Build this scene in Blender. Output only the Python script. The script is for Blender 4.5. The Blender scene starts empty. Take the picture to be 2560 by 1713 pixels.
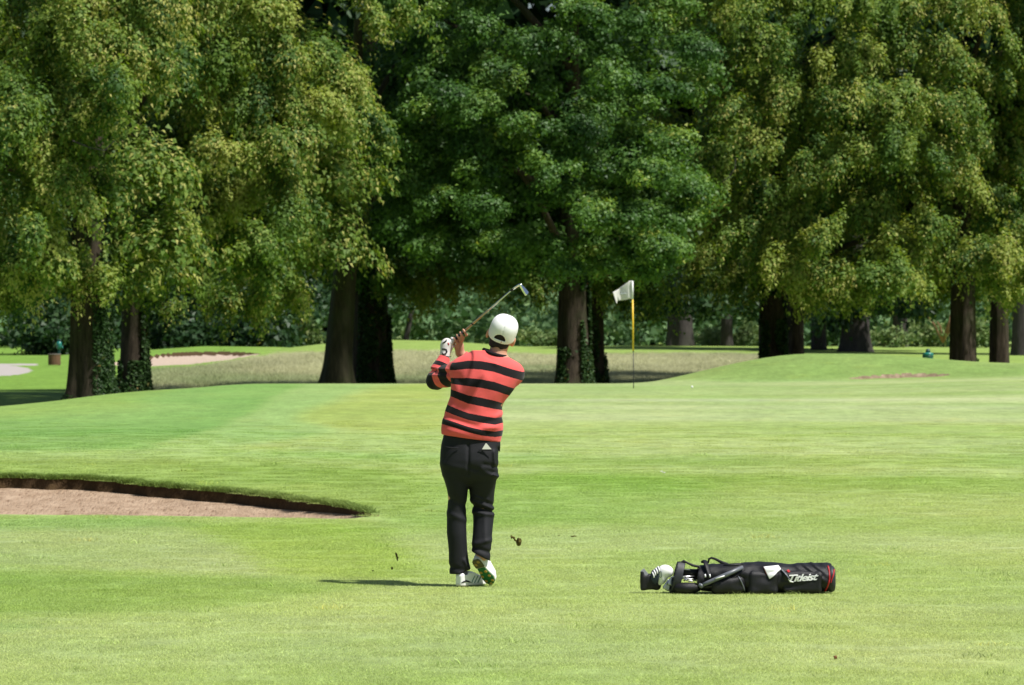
import bpy, math, random
import numpy as np
from mathutils import Vector, Matrix, Euler

# ------------------------------------------------------------------ camera, sky, sun, exposure
SC = bpy.context.scene
COL = SC.collection
CAMZ = 1.7
FPX = 100.0 / 23.6 * 2560.0          # focal length in photograph pixels
HOR = 825.0                          # horizon row in the photograph
KD = 2560.0 / 2343.0

cam_d = bpy.data.cameras.new('camera')
cam = bpy.data.objects.new('camera', cam_d)
COL.objects.link(cam)
cam_d.sensor_fit = 'HORIZONTAL'
cam_d.sensor_width = 23.6
cam_d.lens = 100.0
cam_d.clip_start = 0.5
cam_d.clip_end = 3000.0
cam.location = (0, 0, CAMZ)
cam.rotation_euler = (math.pi / 2 - math.atan((856.5 - HOR) / FPX), 0, 0)
cam_d.dof.use_dof = True
cam_d.dof.focus_distance = 28.6
cam_d.dof.aperture_fstop = 6.3
SC.camera = cam

SUN_EL = math.radians(59.0)
SUN_AZ = math.radians(28.0)          # towards the camera side, sun stands on the right
SUNV = Vector((math.cos(SUN_EL) * math.cos(SUN_AZ), -math.cos(SUN_EL) * math.sin(SUN_AZ), math.sin(SUN_EL)))
world = bpy.data.worlds.new('World')
SC.world = world
world.use_nodes = True
wn = world.node_tree
sky = wn.nodes.new('ShaderNodeTexSky')
sky.sky_type = 'NISHITA'
sky.sun_disc = False
sky.sun_elevation = SUN_EL
sky.sun_rotation = math.atan2(SUNV.x, SUNV.y)
sky.air_density = 1.0
sky.dust_density = 1.2
wn.links.new(sky.outputs[0], wn.nodes['Background'].inputs[0])
wn.nodes['Background'].inputs[1].default_value = 0.06
sun_d = bpy.data.lights.new('sun', 'SUN')
sun_d.energy = 5.0
sun_d.angle = math.radians(2.0)
sun_d.color = (1.0, 0.965, 0.905)
sun_o = bpy.data.objects.new('sun', sun_d)
COL.objects.link(sun_o)
sun_o.rotation_euler = SUNV.to_track_quat('Z', 'Y').to_euler()
SC.view_settings.view_transform = 'Standard'
SC.view_settings.look = 'None'
SC.view_settings.exposure = 0.42
SC.view_settings.gamma = 1.0
SC.view_settings.use_curve_mapping = False
SC.cycles.max_bounces = 6
SC.cycles.diffuse_bounces = 3
SC.cycles.glossy_bounces = 2
SC.cycles.transmission_bounces = 3
SC.cycles.transparent_max_bounces = 4
SC.cycles.use_denoising = True

# ------------------------------------------------------------------ helpers
def D(dx, dy, Y):                    # a point seen at (dx,dy) of the 2343 px wide view, at distance Y
    return ((dx * KD - 1280.0) / FPX * Y, Y, CAMZ + (HOR - dy * KD) / FPX * Y)

def lin(c):
    c = np.asarray(c, float) / 255.0
    return np.where(c <= 0.04045, c / 12.92, ((c + 0.055) / 1.055) ** 2.4)

def sstep(a, b, x):
    t = np.clip((x - a) / (b - a), 0, 1)
    return t * t * (3 - 2 * t)

class VNoise:                        # lattice value noise
    def __init__(self, seed, n=32):
        self.n = n
        self.t = np.random.default_rng(seed).random((n, n, n)).astype(np.float32)
    def __call__(self, p):
        p = np.asarray(p, np.float32)
        i = np.floor(p).astype(np.int64)
        f = p - i
        f = f * f * (3 - 2 * f)
        n = self.n
        i0 = i % n; i1 = (i + 1) % n
        t = self.t
        x0, y0, z0 = i0[:, 0], i0[:, 1], i0[:, 2]
        x1, y1, z1 = i1[:, 0], i1[:, 1], i1[:, 2]
        fx, fy, fz = f[:, 0], f[:, 1], f[:, 2]
        c00 = t[x0, y0, z0] * (1 - fx) + t[x1, y0, z0] * fx
        c10 = t[x0, y1, z0] * (1 - fx) + t[x1, y1, z0] * fx
        c01 = t[x0, y0, z1] * (1 - fx) + t[x1, y0, z1] * fx
        c11 = t[x0, y1, z1] * (1 - fx) + t[x1, y1, z1] * fx
        return (c00 * (1 - fy) + c10 * fy) * (1 - fz) + (c01 * (1 - fy) + c11 * fy) * fz
NZ = VNoise(7)
def fbm(p, oct=3):
    p = np.asarray(p, np.float32); s = 0; a = 0.5; tot = 0
    for o in range(oct):
        s = s + a * NZ(p * (2 ** o) + 13.7 * o); tot += a; a *= 0.5
    return s / tot - 0.5

def mesh_np(name, V, Fq, attrs=None, smooth=True):
    """V (n,3); Fq list/array of equal-size faces, or list of arrays of different sizes."""
    me = bpy.data.meshes.new(name)
    V = np.asarray(V, np.float32)
    arrs = Fq if isinstance(Fq, list) else [Fq]
    arrs = [np.asarray(a, np.int32) for a in arrs if len(a)]
    me.vertices.add(len(V))
    me.vertices.foreach_set('co', V.ravel())
    nl = sum(a.size for a in arrs); npoly = sum(len(a) for a in arrs)
    me.loops.add(nl)
    me.loops.foreach_set('vertex_index', np.concatenate([a.ravel() for a in arrs]))
    me.polygons.add(npoly)
    sizes = np.concatenate([np.full(len(a), a.shape[1], np.int32) for a in arrs])
    starts = np.concatenate([[0], np.cumsum(sizes)[:-1]]).astype(np.int32)
    me.polygons.foreach_set('loop_start', starts)
    me.update(calc_edges=True)
    me.polygons.foreach_set('use_smooth', np.full(npoly, smooth, bool))
    for k, v in (attrs or {}).items():
        v = np.asarray(v, np.float32)
        if v.ndim == 1:
            me.attributes.new(k, 'FLOAT', 'POINT').data.foreach_set('value', v)
        elif v.shape[1] == 4:
            me.attributes.new(k, 'FLOAT_COLOR', 'POINT').data.foreach_set('color', v.ravel())
        else:
            me.attributes.new(k, 'FLOAT_VECTOR', 'POINT').data.foreach_set('vector', v.ravel())
    return me

def obj(name, me, mat=None, parent=None, label=None, cat=None, group=None, kind=None, loc=None, rot=None):
    o = bpy.data.objects.new(name, me)
    COL.objects.link(o)
    if me is not None and mat is not None:
        for m in (mat if isinstance(mat, (list, tuple)) else [mat]):
            me.materials.append(m)
    if parent is not None: o.parent = parent
    if loc is not None: o.location = loc
    if rot is not None: o.rotation_euler = rot
    if label: o['label'] = label
    if cat: o['category'] = cat
    if group: o['group'] = group
    if kind: o['kind'] = kind
    return o

def empty(name, loc, label=None, cat=None, group=None, rot=None):
    return obj(name, None, None, None, label, cat, group, None, loc, rot)

class MB:
    """collects simple solids into one mesh"""
    def __init__(s): s.V = []; s.F4 = []; s.F3 = []; s.n = 0
    def add(s, V, F4=(), F3=()):
        V = np.asarray(V, float)
        s.V.append(V)
        if len(F4): s.F4.append(np.asarray(F4, int) + s.n)
        if len(F3): s.F3.append(np.asarray(F3, int) + s.n)
        s.n += len(V); return s
    def box(s, c, h, R=None):
        v = np.array([[x, y, z] for x in (-1, 1) for y in (-1, 1) for z in (-1, 1)], float) * np.asarray(h)
        if R is not None: v = v @ np.asarray(R).T
        return s.add(v + np.asarray(c), [(0, 1, 3, 2), (4, 6, 7, 5), (0, 4, 5, 1), (2, 3, 7, 6), (0, 2, 6, 4), (1, 5, 7, 3)])
    def tube(s, pts, rad, n=10, cap=True, flat=1.0):
        P = np.asarray(pts, float); m = len(P)
        rad = np.full(m, rad) if np.isscalar(rad) else np.asarray(rad, float)
        T = np.gradient(P, axis=0); T /= np.linalg.norm(T, axis=1, keepdims=True) + 1e-9
        ref = np.array([0, 0, 1.0]) if abs(T[0, 2]) < 0.9 else np.array([0, 1.0, 0])
        V = []
        A = np.cross(ref, T[0]); A /= np.linalg.norm(A)
        for i in range(m):
            A = A - T[i] * A.dot(T[i]); A /= np.linalg.norm(A) + 1e-9
            B = np.cross(T[i], A)
            th = np.arange(n) / n * 2 * math.pi
            V.append(P[i] + rad[i] * (np.cos(th)[:, None] * A + flat * np.sin(th)[:, None] * B))
        V = np.concatenate(V)
        F = []
        for i in range(m - 1):
            for j in range(n):
                F.append((i * n + j, i * n + (j + 1) % n, (i + 1) * n + (j + 1) % n, (i + 1) * n + j))
        T3 = []
        if cap:
            V = np.concatenate([V, P[:1], P[-1:]])
            a, b = m * n, m * n + 1
            for j in range(n):
                T3.append((a, (j + 1) % n, j)); T3.append((b, (m - 1) * n + j, (m - 1) * n + (j + 1) % n))
        return s.add(V, F, T3)
    def lathe(s, prof, c=(0, 0, 0), n=20):
        V = []; F = []
        for r, z in prof:
            for j in range(n):
                t = j / n * 2 * math.pi
                V.append((c[0] + r * math.cos(t), c[1] + r * math.sin(t), c[2] + z))
        for i in range(len(prof) - 1):
            for j in range(n):
                F.append((i * n + j, i * n + (j + 1) % n, (i + 1) * n + (j + 1) % n, (i + 1) * n + j))
        return s.add(V, F)
    def mesh(s, name, smooth=True):
        return mesh_np(name, np.concatenate(s.V), [np.concatenate(a) for a in (s.F4, s.F3) if a], None, smooth)

# ------------------------------------------------------------------ implicit modelling (numpy surface nets)
def surfnets(f, lo, h):
    ins = f < 0
    nx, ny, nz = f.shape
    c = np.zeros((nx - 1, ny - 1, nz - 1), np.int8)
    for i in (0, 1):
        for j in (0, 1):
            for k in (0, 1):
                c += ins[i:nx - 1 + i, j:ny - 1 + j, k:nz - 1 + k]
    act = np.argwhere((c > 0) & (c < 8))
    idx = np.full(c.shape, -1, np.int64)
    idx[tuple(act.T)] = np.arange(len(act))
    acc = np.zeros((len(act), 3)); cnt = np.zeros(len(act))
    corners = [(i, j, k) for i in (0, 1) for j in (0, 1) for k in (0, 1)]
    for a in corners:
        for ax in range(3):
            if a[ax]: continue
            b = list(a); b[ax] = 1
            fa = f[act[:, 0] + a[0], act[:, 1] + a[1], act[:, 2] + a[2]].astype(float)
            fb = f[act[:, 0] + b[0], act[:, 1] + b[1], act[:, 2] + b[2]].astype(float)
            m = (fa < 0) != (fb < 0)
            t = np.where(m, fa / np.where(m, fa - fb, 1), 0)
            p = np.tile(np.asarray(a, float), (len(act), 1)); p[:, ax] += t
            acc[m] += p[m]; cnt[m] += 1
    V = (act + acc / cnt[:, None]) * h + np.asarray(lo)
    Q = []
    for ax in range(3):
        sl0 = [slice(None)] * 3; sl1 = [slice(None)] * 3
        sl0[ax] = slice(0, -1); sl1[ax] = slice(1, None)
        s0 = ins[tuple(sl0)]; s1 = ins[tuple(sl1)]
        e = np.argwhere(s0 != s1)
        o = [a for a in range(3) if a != ax]
        ok = np.ones(len(e), bool)
        for a in o: ok &= (e[:, a] >= 1) & (e[:, a] < f.shape[a] - 1)
        e = e[ok]
        sg = s0[tuple(e.T)]
        def cell(d0, d1):
            q = e.copy(); q[:, o[0]] -= d0; q[:, o[1]] -= d1
            return idx[tuple(q.T)]
        q = np.stack([cell(1, 1), cell(0, 1), cell(0, 0), cell(1, 0)], 1)
        flip = sg if ax != 1 else ~sg
        q[~flip] = q[~flip][:, ::-1]
        Q.append(q)
    return V, np.concatenate(Q)

def sdf_mesh(fn, lo, hi, h, relax=1):
    lo = np.asarray(lo, float); hi = np.asarray(hi, float)
    n = np.ceil((hi - lo) / h).astype(int) + 1
    f = np.empty(tuple(n), np.float32)
    gx = lo[0] + np.arange(n[0]) * h; gy = lo[1] + np.arange(n[1]) * h; gz = lo[2] + np.arange(n[2]) * h
    stp = max(1, int(4e5 // (n[0] * n[1])))
    for k in range(0, n[2], stp):
        kk = gz[k:k + stp]
        X, Y, Z = np.meshgrid(gx, gy, kk, indexing='ij')
        P = np.stack([X.ravel(), Y.ravel(), Z.ravel()], 1).astype(np.float32)
        f[:, :, k:k + stp] = fn(P).reshape(X.shape)
    V, Q = surfnets(f, lo, h)
    for _ in range(relax):
        acc = np.zeros_like(V); cnt = np.zeros(len(V))
        for a, b in ((0, 1), (1, 2), (2, 3), (3, 0)):
            np.add.at(acc, Q[:, a], V[Q[:, b]]); np.add.at(cnt, Q[:, a], 1)
            np.add.at(acc, Q[:, b], V[Q[:, a]]); np.add.at(cnt, Q[:, b], 1)
        V = 0.5 * V + 0.5 * acc / cnt[:, None]
    return V, Q

def smin(a, b, k):
    hh = np.clip(0.5 + 0.5 * (b - a) / k, 0, 1)
    return b * (1 - hh) + a * hh - k * hh * (1 - hh)
def cone(P, a, b, ra, rb):
    a = np.asarray(a, np.float32); b = np.asarray(b, np.float32)
    ba = b - a; pa = P - a
    t = np.clip(pa @ ba / (ba @ ba), 0, 1)
    return np.linalg.norm(pa - t[:, None] * ba, axis=1) - (ra + (rb - ra) * t)
def chain(P, pts, rads, k=0.012):
    d = None
    for i in range(len(pts) - 1):
        e = cone(P, pts[i], pts[i + 1], rads[i], rads[i + 1])
        d = e if d is None else smin(d, e, k)
    return d
def ell(P, c, r, R=None):
    q = P - np.asarray(c, np.float32)
    if R is not None: q = q @ np.asarray(R, np.float32)
    r = np.asarray(r, np.float32)
    k0 = np.linalg.norm(q / r, axis=1); k1 = np.linalg.norm(q / (r * r), axis=1) + 1e-6
    return k0 * (k0 - 1) / k1
def boxs(P, c, hx, R=None, rr=0.0):
    q = P - np.asarray(c, np.float32)
    if R is not None: q = q @ np.asarray(R, np.float32)
    q = np.abs(q) - (np.asarray(hx, np.float32) - rr)
    return np.linalg.norm(np.maximum(q, 0), axis=1) + np.minimum(q.max(1), 0) - rr
def loftz(P, tab, n=2.3):
    """tab rows: z, x_left, x_right, y_centre, y_half (z ascending)"""
    T = np.asarray(tab, float)
    zz = np.linspace(T[0, 0], T[-1, 0], 200)
    cols = [np.interp(zz, T[:, 0], T[:, i]) for i in range(1, 5)]
    ker = np.exp(-0.5 * (np.arange(-9, 10) / 4.0) ** 2); ker /= ker.sum()
    cols = [np.convolve(np.pad(c, 9, mode='edge'), ker, 'valid') for c in cols]
    z = P[:, 2]
    xl, xr, yc, yh = [np.interp(z, zz, c) for c in cols]
    a = (xr - xl) / 2; cx = (xr + xl) / 2
    r = ((np.abs(P[:, 0] - cx) / a) ** n + (np.abs(P[:, 1] - yc) / yh) ** n) ** (1 / n)
    d = (r - 1) * np.minimum(a, yh) * 0.9
    return np.maximum(d, np.maximum(z - T[-1, 0], T[0, 0] - z))

# ------------------------------------------------------------------ materials
def newmat(name):
    m = bpy.data.materials.new(name)
    m.use_nodes = True
    nt = m.node_tree
    b = nt.nodes['Principled BSDF']
    return m, nt, b
def rgb(c): return (c[0], c[1], c[2], 1.0)
def N(nt, t, **kw):
    n = nt.nodes.new(t)
    for k, v in kw.items(): setattr(n, k, v)
    return n
def mat_plain(name, col, rough=0.6, spec=0.4, metal=0.0, var=0.12, vscale=30.0, bump=0.0, bscale=200.0, sheen=0.0, var2=None):
    m, nt, b = newmat(name)
    tc = N(nt, 'ShaderNodeTexCoord')
    nz = N(nt, 'ShaderNodeTexNoise'); nz.inputs['Scale'].default_value = vscale; nz.inputs['Detail'].default_value = 5
    nt.links.new(tc.outputs['Object'], nz.inputs['Vector'])
    mx = N(nt, 'ShaderNodeMix', data_type='RGBA')
    mx.inputs[6].default_value = rgb([c * (1 - var) for c in col])
    mx.inputs[7].default_value = rgb(var2 if var2 else [min(1, c * (1 + var)) for c in col])
    nt.links.new(nz.outputs['Fac'], mx.inputs[0])
    nt.links.new(mx.outputs[2], b.inputs['Base Color'])
    b.inputs['Roughness'].default_value = rough
    b.inputs['Specular IOR Level'].default_value = spec
    b.inputs['Metallic'].default_value = metal
    if sheen: b.inputs['Sheen Weight'].default_value = sheen
    if bump:
        n2 = N(nt, 'ShaderNodeTexNoise'); n2.inputs['Scale'].default_value = bscale; n2.inputs['Detail'].default_value = 3
        nt.links.new(tc.outputs['Object'], n2.inputs['Vector'])
        bp = N(nt, 'ShaderNodeBump'); bp.inputs['Strength'].default_value = bump; bp.inputs['Distance'].default_value = 0.01
        nt.links.new(n2.outputs['Fac'], bp.inputs['Height'])
        nt.links.new(bp.outputs[0], b.inputs['Normal'])
    return m

def mat_leaf(name, stops, trans=0.35, rough=0.5, spec=0.35, attr='tint', instancer=False):
    """leaf: diffuse + light coming through, colour from a per-leaf value"""
    m, nt, b = newmat(name)
    at = N(nt, 'ShaderNodeAttribute', attribute_name=attr)
    ramp = N(nt, 'ShaderNodeValToRGB')
    e = ramp.color_ramp.elements
    while len(e) > 1: e.remove(e[-1])
    e[0].position = stops[0][0]; e[0].color = rgb(stops[0][1])
    for p, c in stops[1:]:
        x = e.new(p); x.color = rgb(c)
    nt.links.new(at.outputs['Fac'], ramp.inputs[0])
    nt.links.new(ramp.outputs[0], b.inputs['Base Color'])
    b.inputs['Roughness'].default_value = rough
    b.inputs['Specular IOR Level'].default_value = spec
    tr = N(nt, 'ShaderNodeBsdfTranslucent')
    hs = N(nt, 'ShaderNodeHueSaturation'); hs.inputs['Saturation'].default_value = 1.15; hs.inputs['Value'].default_value = 1.25
    hs.inputs['Hue'].default_value = 0.485
    nt.links.new(ramp.outputs[0], hs.inputs['Color'])
    nt.links.new(hs.outputs[0], tr.inputs['Color'])
    ms = N(nt, 'ShaderNodeMixShader'); ms.inputs[0].default_value = trans
    nt.links.new(b.outputs[0], ms.inputs[1]); nt.links.new(tr.outputs[0], ms.inputs[2])
    nt.links.new(ms.outputs[0], nt.nodes['Material Output'].inputs['Surface'])
    return m
# ------------------------------------------------------------------ the lie of the land
_yk = [(-60, 0), (29, 0), (36, .005), (40, .03), (44, .09), (50, .24), (60, .42), (72, .53), (87, .53), (96, .51), (101, .46), (110, .06), (128, -.08), (140, .2), (170, .68), (200, 1.15), (212, 1.12), (240, .75), (300, .6), (1500, .6)]
_yy = np.arange(-60, 1500, 0.5)
_zz = np.interp(_yy, [a for a, b in _yk], [b for a, b in _yk])
_ker = np.exp(-0.5 * (np.arange(-12, 13) * 0.5 / 1.8) ** 2); _ker /= _ker.sum()
_zz = np.convolve(np.pad(_zz, 12, mode='edge'), _ker, 'valid')
_rx = np.array([-400, 100, 350, 450, 600, 650, 730, 890, 1000, 1200, 1500, 1700, 2343, 2900.0])
_rz = np.array([.5, .5, .80, .94, .9, .86, 1.05, 1.24, 1.2, .92, .97, .94, .88, .85])
_rX = (_rx * KD - 1280) / FPX * 200
# near bunker: far lip and near edge lines (X -> Y)
_lipX = np.array([-9.3, -8.6, -7.2, -5.19, -4.18, -3.31, -2.42, -1.745, -1.39, -1.21])
_lipY = np.array([41.5, 43.1, 43.9, 44.05, 43.6, 42.8, 41.75, 40.3, 39.25, 38.5])
_nearX = np.array([-9.3, -8.5, -7.0, -4.6, -2.8, -1.6, -1.21])
_nearY = np.array([41.5, 40.2, 39.6, 39.3, 38.95, 38.55, 38.48])
_lx = np.linspace(-9.3, -1.21, 240)
_ly = np.interp(_lx, _lipX, _lipY)
_ly = np.convolve(np.pad(_ly, 6, mode='edge'), np.ones(13) / 13, 'valid')
_ly = _ly + (.05 * np.sin(_lx * 4.1) + .035 * np.sin(_lx * 11.3 + 1) + .03 * np.sin(_lx * 23.7 + 2)) * sstep(-1.3, -2.4, _lx)
_lipX, _lipY = _lx, _ly
def z_plain(X, Y):
    z = np.interp(Y, _yy, _zz)
    z = z + (np.interp(X, _rX, _rz) - 1.15) * sstep(140, 200, Y) * (1 - sstep(214, 260, Y))
    fade = 1 - sstep(100, 115, Y)
    z = z - .45 * sstep(6.5, 11.5, -X) * sstep(55, 85, Y) * fade
    z = z - .32 * sstep(84, 96, Y) * sstep(5.5, 10, -X) * fade
    my = sstep(97, 109, Y) * (1 - sstep(112, 127, Y))
    z = z + .97 * sstep(1.5, 7.5, X) * (1 - .28 * sstep(8.2, 12.5, X)) * my
    z = z + .18 * sstep(4, 13, X) * sstep(60, 95, Y) * (1 - sstep(100, 110, Y))
    z = z + .11 * sstep(41, 45.5, Y) * (1 - sstep(51, 60, Y)) * sstep(-.5, -4.5, X)
    dl = Y - np.interp(X, _lipX, _lipY)
    z = z + .05 * sstep(-1.0, .2, dl) * (1 - sstep(5, 11, dl)) * sstep(-.6, -1.5, X)
    z = z + .02 * (np.sin(X * .55 + 1.3) * np.sin(Y * .31 + .4)) * sstep(32, 45, Y) * (1 - sstep(60, 66, Y))
    return z
def bunk(X, Y):
    yn = np.interp(X, _nearX, _nearY, left=99, right=99)
    yf = np.interp(X, _lipX, _lipY, left=-99, right=-99)
    t = (Y - yn) / np.maximum(yf - yn, 1e-3)
    return t, (t > 0) & (t < 1), yn, yf
def far_edges(X, Y):                  # long sand bunker beyond the rough: near and far edge
    dx = (1280 + X / np.maximum(Y, 1) * FPX) / KD
    yb = np.interp(dx, [255, 342, 435, 519, 572, 598], [157, 155, 158.5, 168, 179, 185], left=999, right=999)
    yt = np.interp(dx, [255, 300, 342, 393, 450, 519, 570, 598], [166, 176, 180, 185, 188, 189, 187.5, 185], left=-999, right=-999)
    return yb, yt
def far_bunk(X, Y):
    yb, yt = far_edges(X, Y)
    return np.minimum(Y - yb, yt - Y) / 8.0
def small_bunk(X, Y):
    return 1 - np.hypot((X - 8.9) / 1.05, (Y - 99.0 - .1 * (X - 9)) / .75) + .5 * (NZ(np.stack([np.ravel(X) * 3.0, np.ravel(Y) * 1.2, np.ravel(X) * 0 + 5], 1)).reshape(np.shape(X)) - .5)
def zt(X, Y):
    X = np.asarray(X, float); Y = np.asarray(Y, float)
    z = z_plain(X, Y)
    t, inb, yn, yf = bunk(X, Y)
    wall = .04
    w = np.maximum(yf - yn, 1e-3)
    zl = z_plain(X, np.where(inb, yf, Y)); zn = z_plain(X, np.where(inb, yn, Y))
    size = np.clip(w / 2.5, .12, 1)
    dn = Y - yn; df = yf - Y
    dip = zn - .03 - .07 * size
    top = zl - .105 * (.25 + .75 * size)
    tt = np.clip((Y - yn - .2 * size) / np.maximum(w - .2 * size, 1e-3), 0, 1)
    sand = dip + (top - dip) * tt ** 1.25
    sand = np.where(dn < .2 * size, zn + (dip - zn) * sstep(0, .2, dn / np.maximum(size, .01)), sand)
    sand = np.where(df < wall, top + (zl - top) * (1 - df / wall), sand)
    Pn = np.stack([np.ravel(X) * 2.6, np.ravel(Y) * 1.5, np.ravel(X) * 0], 1)
    sand = sand + np.where(df < wall, 0, (fbm(Pn + 4, 3).reshape(np.shape(X)) * .055 + .006 * np.sin(Y * 14 + X * 1.5)) * sstep(0, .5, dn) * sstep(.04, .4, df))
    z = np.where(inb, sand, z)
    fb = far_bunk(X, Y)
    yb_, yt_ = far_edges(X, Y)
    z = z - .17 * (fb > 0) * sstep(0, 14, Y - yb_) * np.clip((yt_ - Y) / 1.0, 0, 1)
    sb = small_bunk(X, Y)
    z = z - .12 * np.clip(sb * 3, 0, 1)
    return z

def proj(X, Y, Z):                    # place in the view (2343 px wide)
    return (1280 + X / Y * FPX) / KD, (HOR + (CAMZ - Z) / Y * FPX) / KD

KLIGHT = 1.72
def poly_w(px, py, pts, soft):
    pts = np.asarray(pts, float); n = len(pts)
    inside = np.zeros(px.shape, bool); dmin = np.full(px.shape, 1e9)
    for i in range(n):
        a = pts[i]; b = pts[(i + 1) % n]
        c = ((a[1] > py) != (b[1] > py)) & (px < (b[0] - a[0]) * (py - a[1]) / (b[1] - a[1] + 1e-9) + a[0])
        inside ^= c
        ba = b - a
        # vertical distances count more: the ground is seen at a grazing angle
        s = np.array([.25, 1.0])
        t = np.clip(((px - a[0]) * ba[0] * s[0] ** 2 + (py - a[1]) * ba[1] * s[1] ** 2) / (((ba * s) ** 2).sum() + 1e-9), 0, 1)
        dmin = np.minimum(dmin, np.hypot((px - a[0] - t * ba[0]) * s[0], (py - a[1] - t * ba[1]) * s[1]))
    sd = np.where(inside, dmin, -dmin)
    return sstep(-soft, soft, sd)

TURF = [  # turf tone patches: mown bands, drier and lusher areas (outline, colour, edge softness, strength)
 ([(-400, 1440), (900, 1405), (2800, 1380), (2800, 1520), (-400, 1545)], (186, 204, 134), 26, .8),
 ([(-400, 1545), (2800, 1530), (2800, 1700), (-400, 1700)], (174, 198, 114), 26, .7),
 ([(1300, 1420), (2800, 1410), (2800, 1470), (1500, 1470)], (176, 198, 114), 18, .7),
 ([(-400, 1306), (300, 1312), (640, 1322), (830, 1345), (600, 1385), (250, 1408), (-400, 1425)], (144, 180, 84), 16, .85),
 ([(-400, 1432), (60, 1433), (110, 1440), (-400, 1446)], (125, 170, 88), 4, .6),
 ([(-400, 1200), (200, 1198), (430, 1210), (560, 1262), (655, 1318), (420, 1312), (200, 1300), (-400, 1275)], (182, 200, 136), 9, .85),
 ([(430, 1200), (760, 1194), (1000, 1230), (1010, 1290), (1000, 1330), (660, 1320), (560, 1262)], (166, 194, 92), 12, .85),
 ([(-400, 1180), (300, 1182), (450, 1200), (200, 1212), (-400, 1214)], (152, 190, 108), 10, .75),
 ([(870, 1225), (1300, 1205), (2800, 1235), (2800, 1268), (1500, 1262), (1010, 1285)], (190, 208, 140), 9, .9),
 ([(1000, 1110), (1400, 1078), (1640, 1105), (1620, 1160), (1400, 1195), (1100, 1205), (900, 1195)], (160, 194, 102), 18, .8),
 ([(-400, 1050), (500, 1046), (900, 1075), (1010, 1130), (990, 1170), (900, 1185), (820, 1168), (600, 1128), (-400, 1098)], (154, 184, 92), 14, .85),
 ([(-400, 1028), (500, 1030), (1300, 1040), (1300, 1055), (500, 1050), (-400, 1047)], (170, 202, 120), 8, .8),
 ([(-400, 850), (720, 876), (560, 950), (340, 1030), (-400, 1034)], (134, 182, 94), 8, .9),
 ([(-400, 850), (380, 885), (300, 930), (-400, 990)], (148, 184, 88), 14, .8),
 ([(720, 872), (900, 874), (690, 955), (760, 985), (500, 1030), (345, 1030), (560, 950)], (162, 198, 118), 8, .85),
 ([(960, 872), (1040, 872), (1040, 985), (820, 985), (676, 962), (690, 945)], (174, 194, 98), 10, .85),
 ([(1040, 866), (2800, 850), (2800, 965), (1040, 965)], (182, 203, 136), 8, .9),
 ([(1400, 700), (2800, 700), (2800, 857), (1900, 869), (1500, 872)], (148, 180, 97), 4, .95),
 ([(1560, 872), (1900, 868), (2000, 872), (1700, 876)], (128, 176, 86), 3, .5),
]
def turf_rgb(X, Y, Z):
    px, py = proj(X, Y, Z)
    c = np.tile(np.array([180, 202, 122.0]), (len(X), 1))
    P3 = np.stack([X, Y, np.zeros_like(X)], 1)
    wob = fbm(P3 * [.35, .12, 1] + 5, 3) * 46
    wob2 = fbm(P3 * [1.2, .4, 1] + 25, 3) * 14
    for pts, col, soft, st in TURF:
        w = (poly_w(px + wob * 2, py + (wob + wob2) * .28, pts, soft) * st)[:, None]
        c = c * (1 - w) + np.asarray(col, float) * w
    # mower passes across the line of play
    s = fbm(np.stack([X * .05, Y * .55, X * 0], 1) + 3, 2) * sstep(30, 46, Y) * (1 - sstep(86, 96, Y)) * sstep(-5, 3, X)
    c = c + (s * 74)[:, None] * np.array([1.0, .62, 1.35])
    c = c + (fbm(P3 * [.5, .22, 1] + 60, 3) * 30)[:, None] * np.array([1.0, .5, .7])
    c = c * .85 + np.array([184, 201, 134.0]) * .15
    # the mown ridge and the rough beyond
    far = sstep(118, 126, Y)[:, None]
    ridge = np.array([164, 192, 100.0])
    low = np.array([138, 178, 78.0])
    g = sstep(-13, -9, X)[:, None]
    c = c * (1 - far) + (low * (1 - g) + ridge * g) * far
    rough = np.clip(rough_mask(X, Y), 0, 1)[:, None]
    c = c * (1 - rough) + np.array([166, 166, 112.0]) * rough
    return np.clip(c, 0, 255)
def rough_mask(X, Y):
    lo = 124 + 0 * X
    hi = np.interp(X / np.maximum(Y, 1), [-.0865, -.083, -.075, -.066, -.060, -.052, -.02, .05, .09], [128, 144, 147, 155, 164, 171, 172, 174, 160])
    return sstep(0, 6, Y - lo) * (1 - sstep(-2, 3, Y - hi)) * sstep(-.0885, -.0845, X / np.maximum(Y, 1)) * (1 - sstep(13, 16, X))

Xs = np.unique(np.round(np.concatenate([np.arange(-400, -60, 20), np.arange(-60, -27, 3), np.arange(-27, -18.4, .4), np.arange(-18.4, -9.5, .14), np.arange(-9.5, -.9, .08), np.arange(-.9, 7.6, .4), np.arange(7.6, 10.4, .08), np.arange(10.4, 27, .4), np.arange(27, 60, 3), np.arange(60, 401, 20)]), 3))
Ys = np.unique(np.round(np.concatenate([np.arange(-30, 16, 4), np.arange(16, 37.2, .8), np.arange(37.2, 39, .3), np.arange(39, 43.8, .12), [43.80, 43.84], np.arange(44.0, 46, .15), np.arange(46, 64, .7), np.arange(64, 98, 1.1), np.arange(98, 100.2, .12), np.arange(100.2, 130, 1.0), np.arange(130, 153, 1.0), np.arange(153, 192, .5), np.arange(192, 215, 1.0), np.arange(215, 300, 6), np.arange(300, 1500, 80)]), 3))
GX, GY = np.meshgrid(Xs, Ys, indexing='ij')
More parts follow.
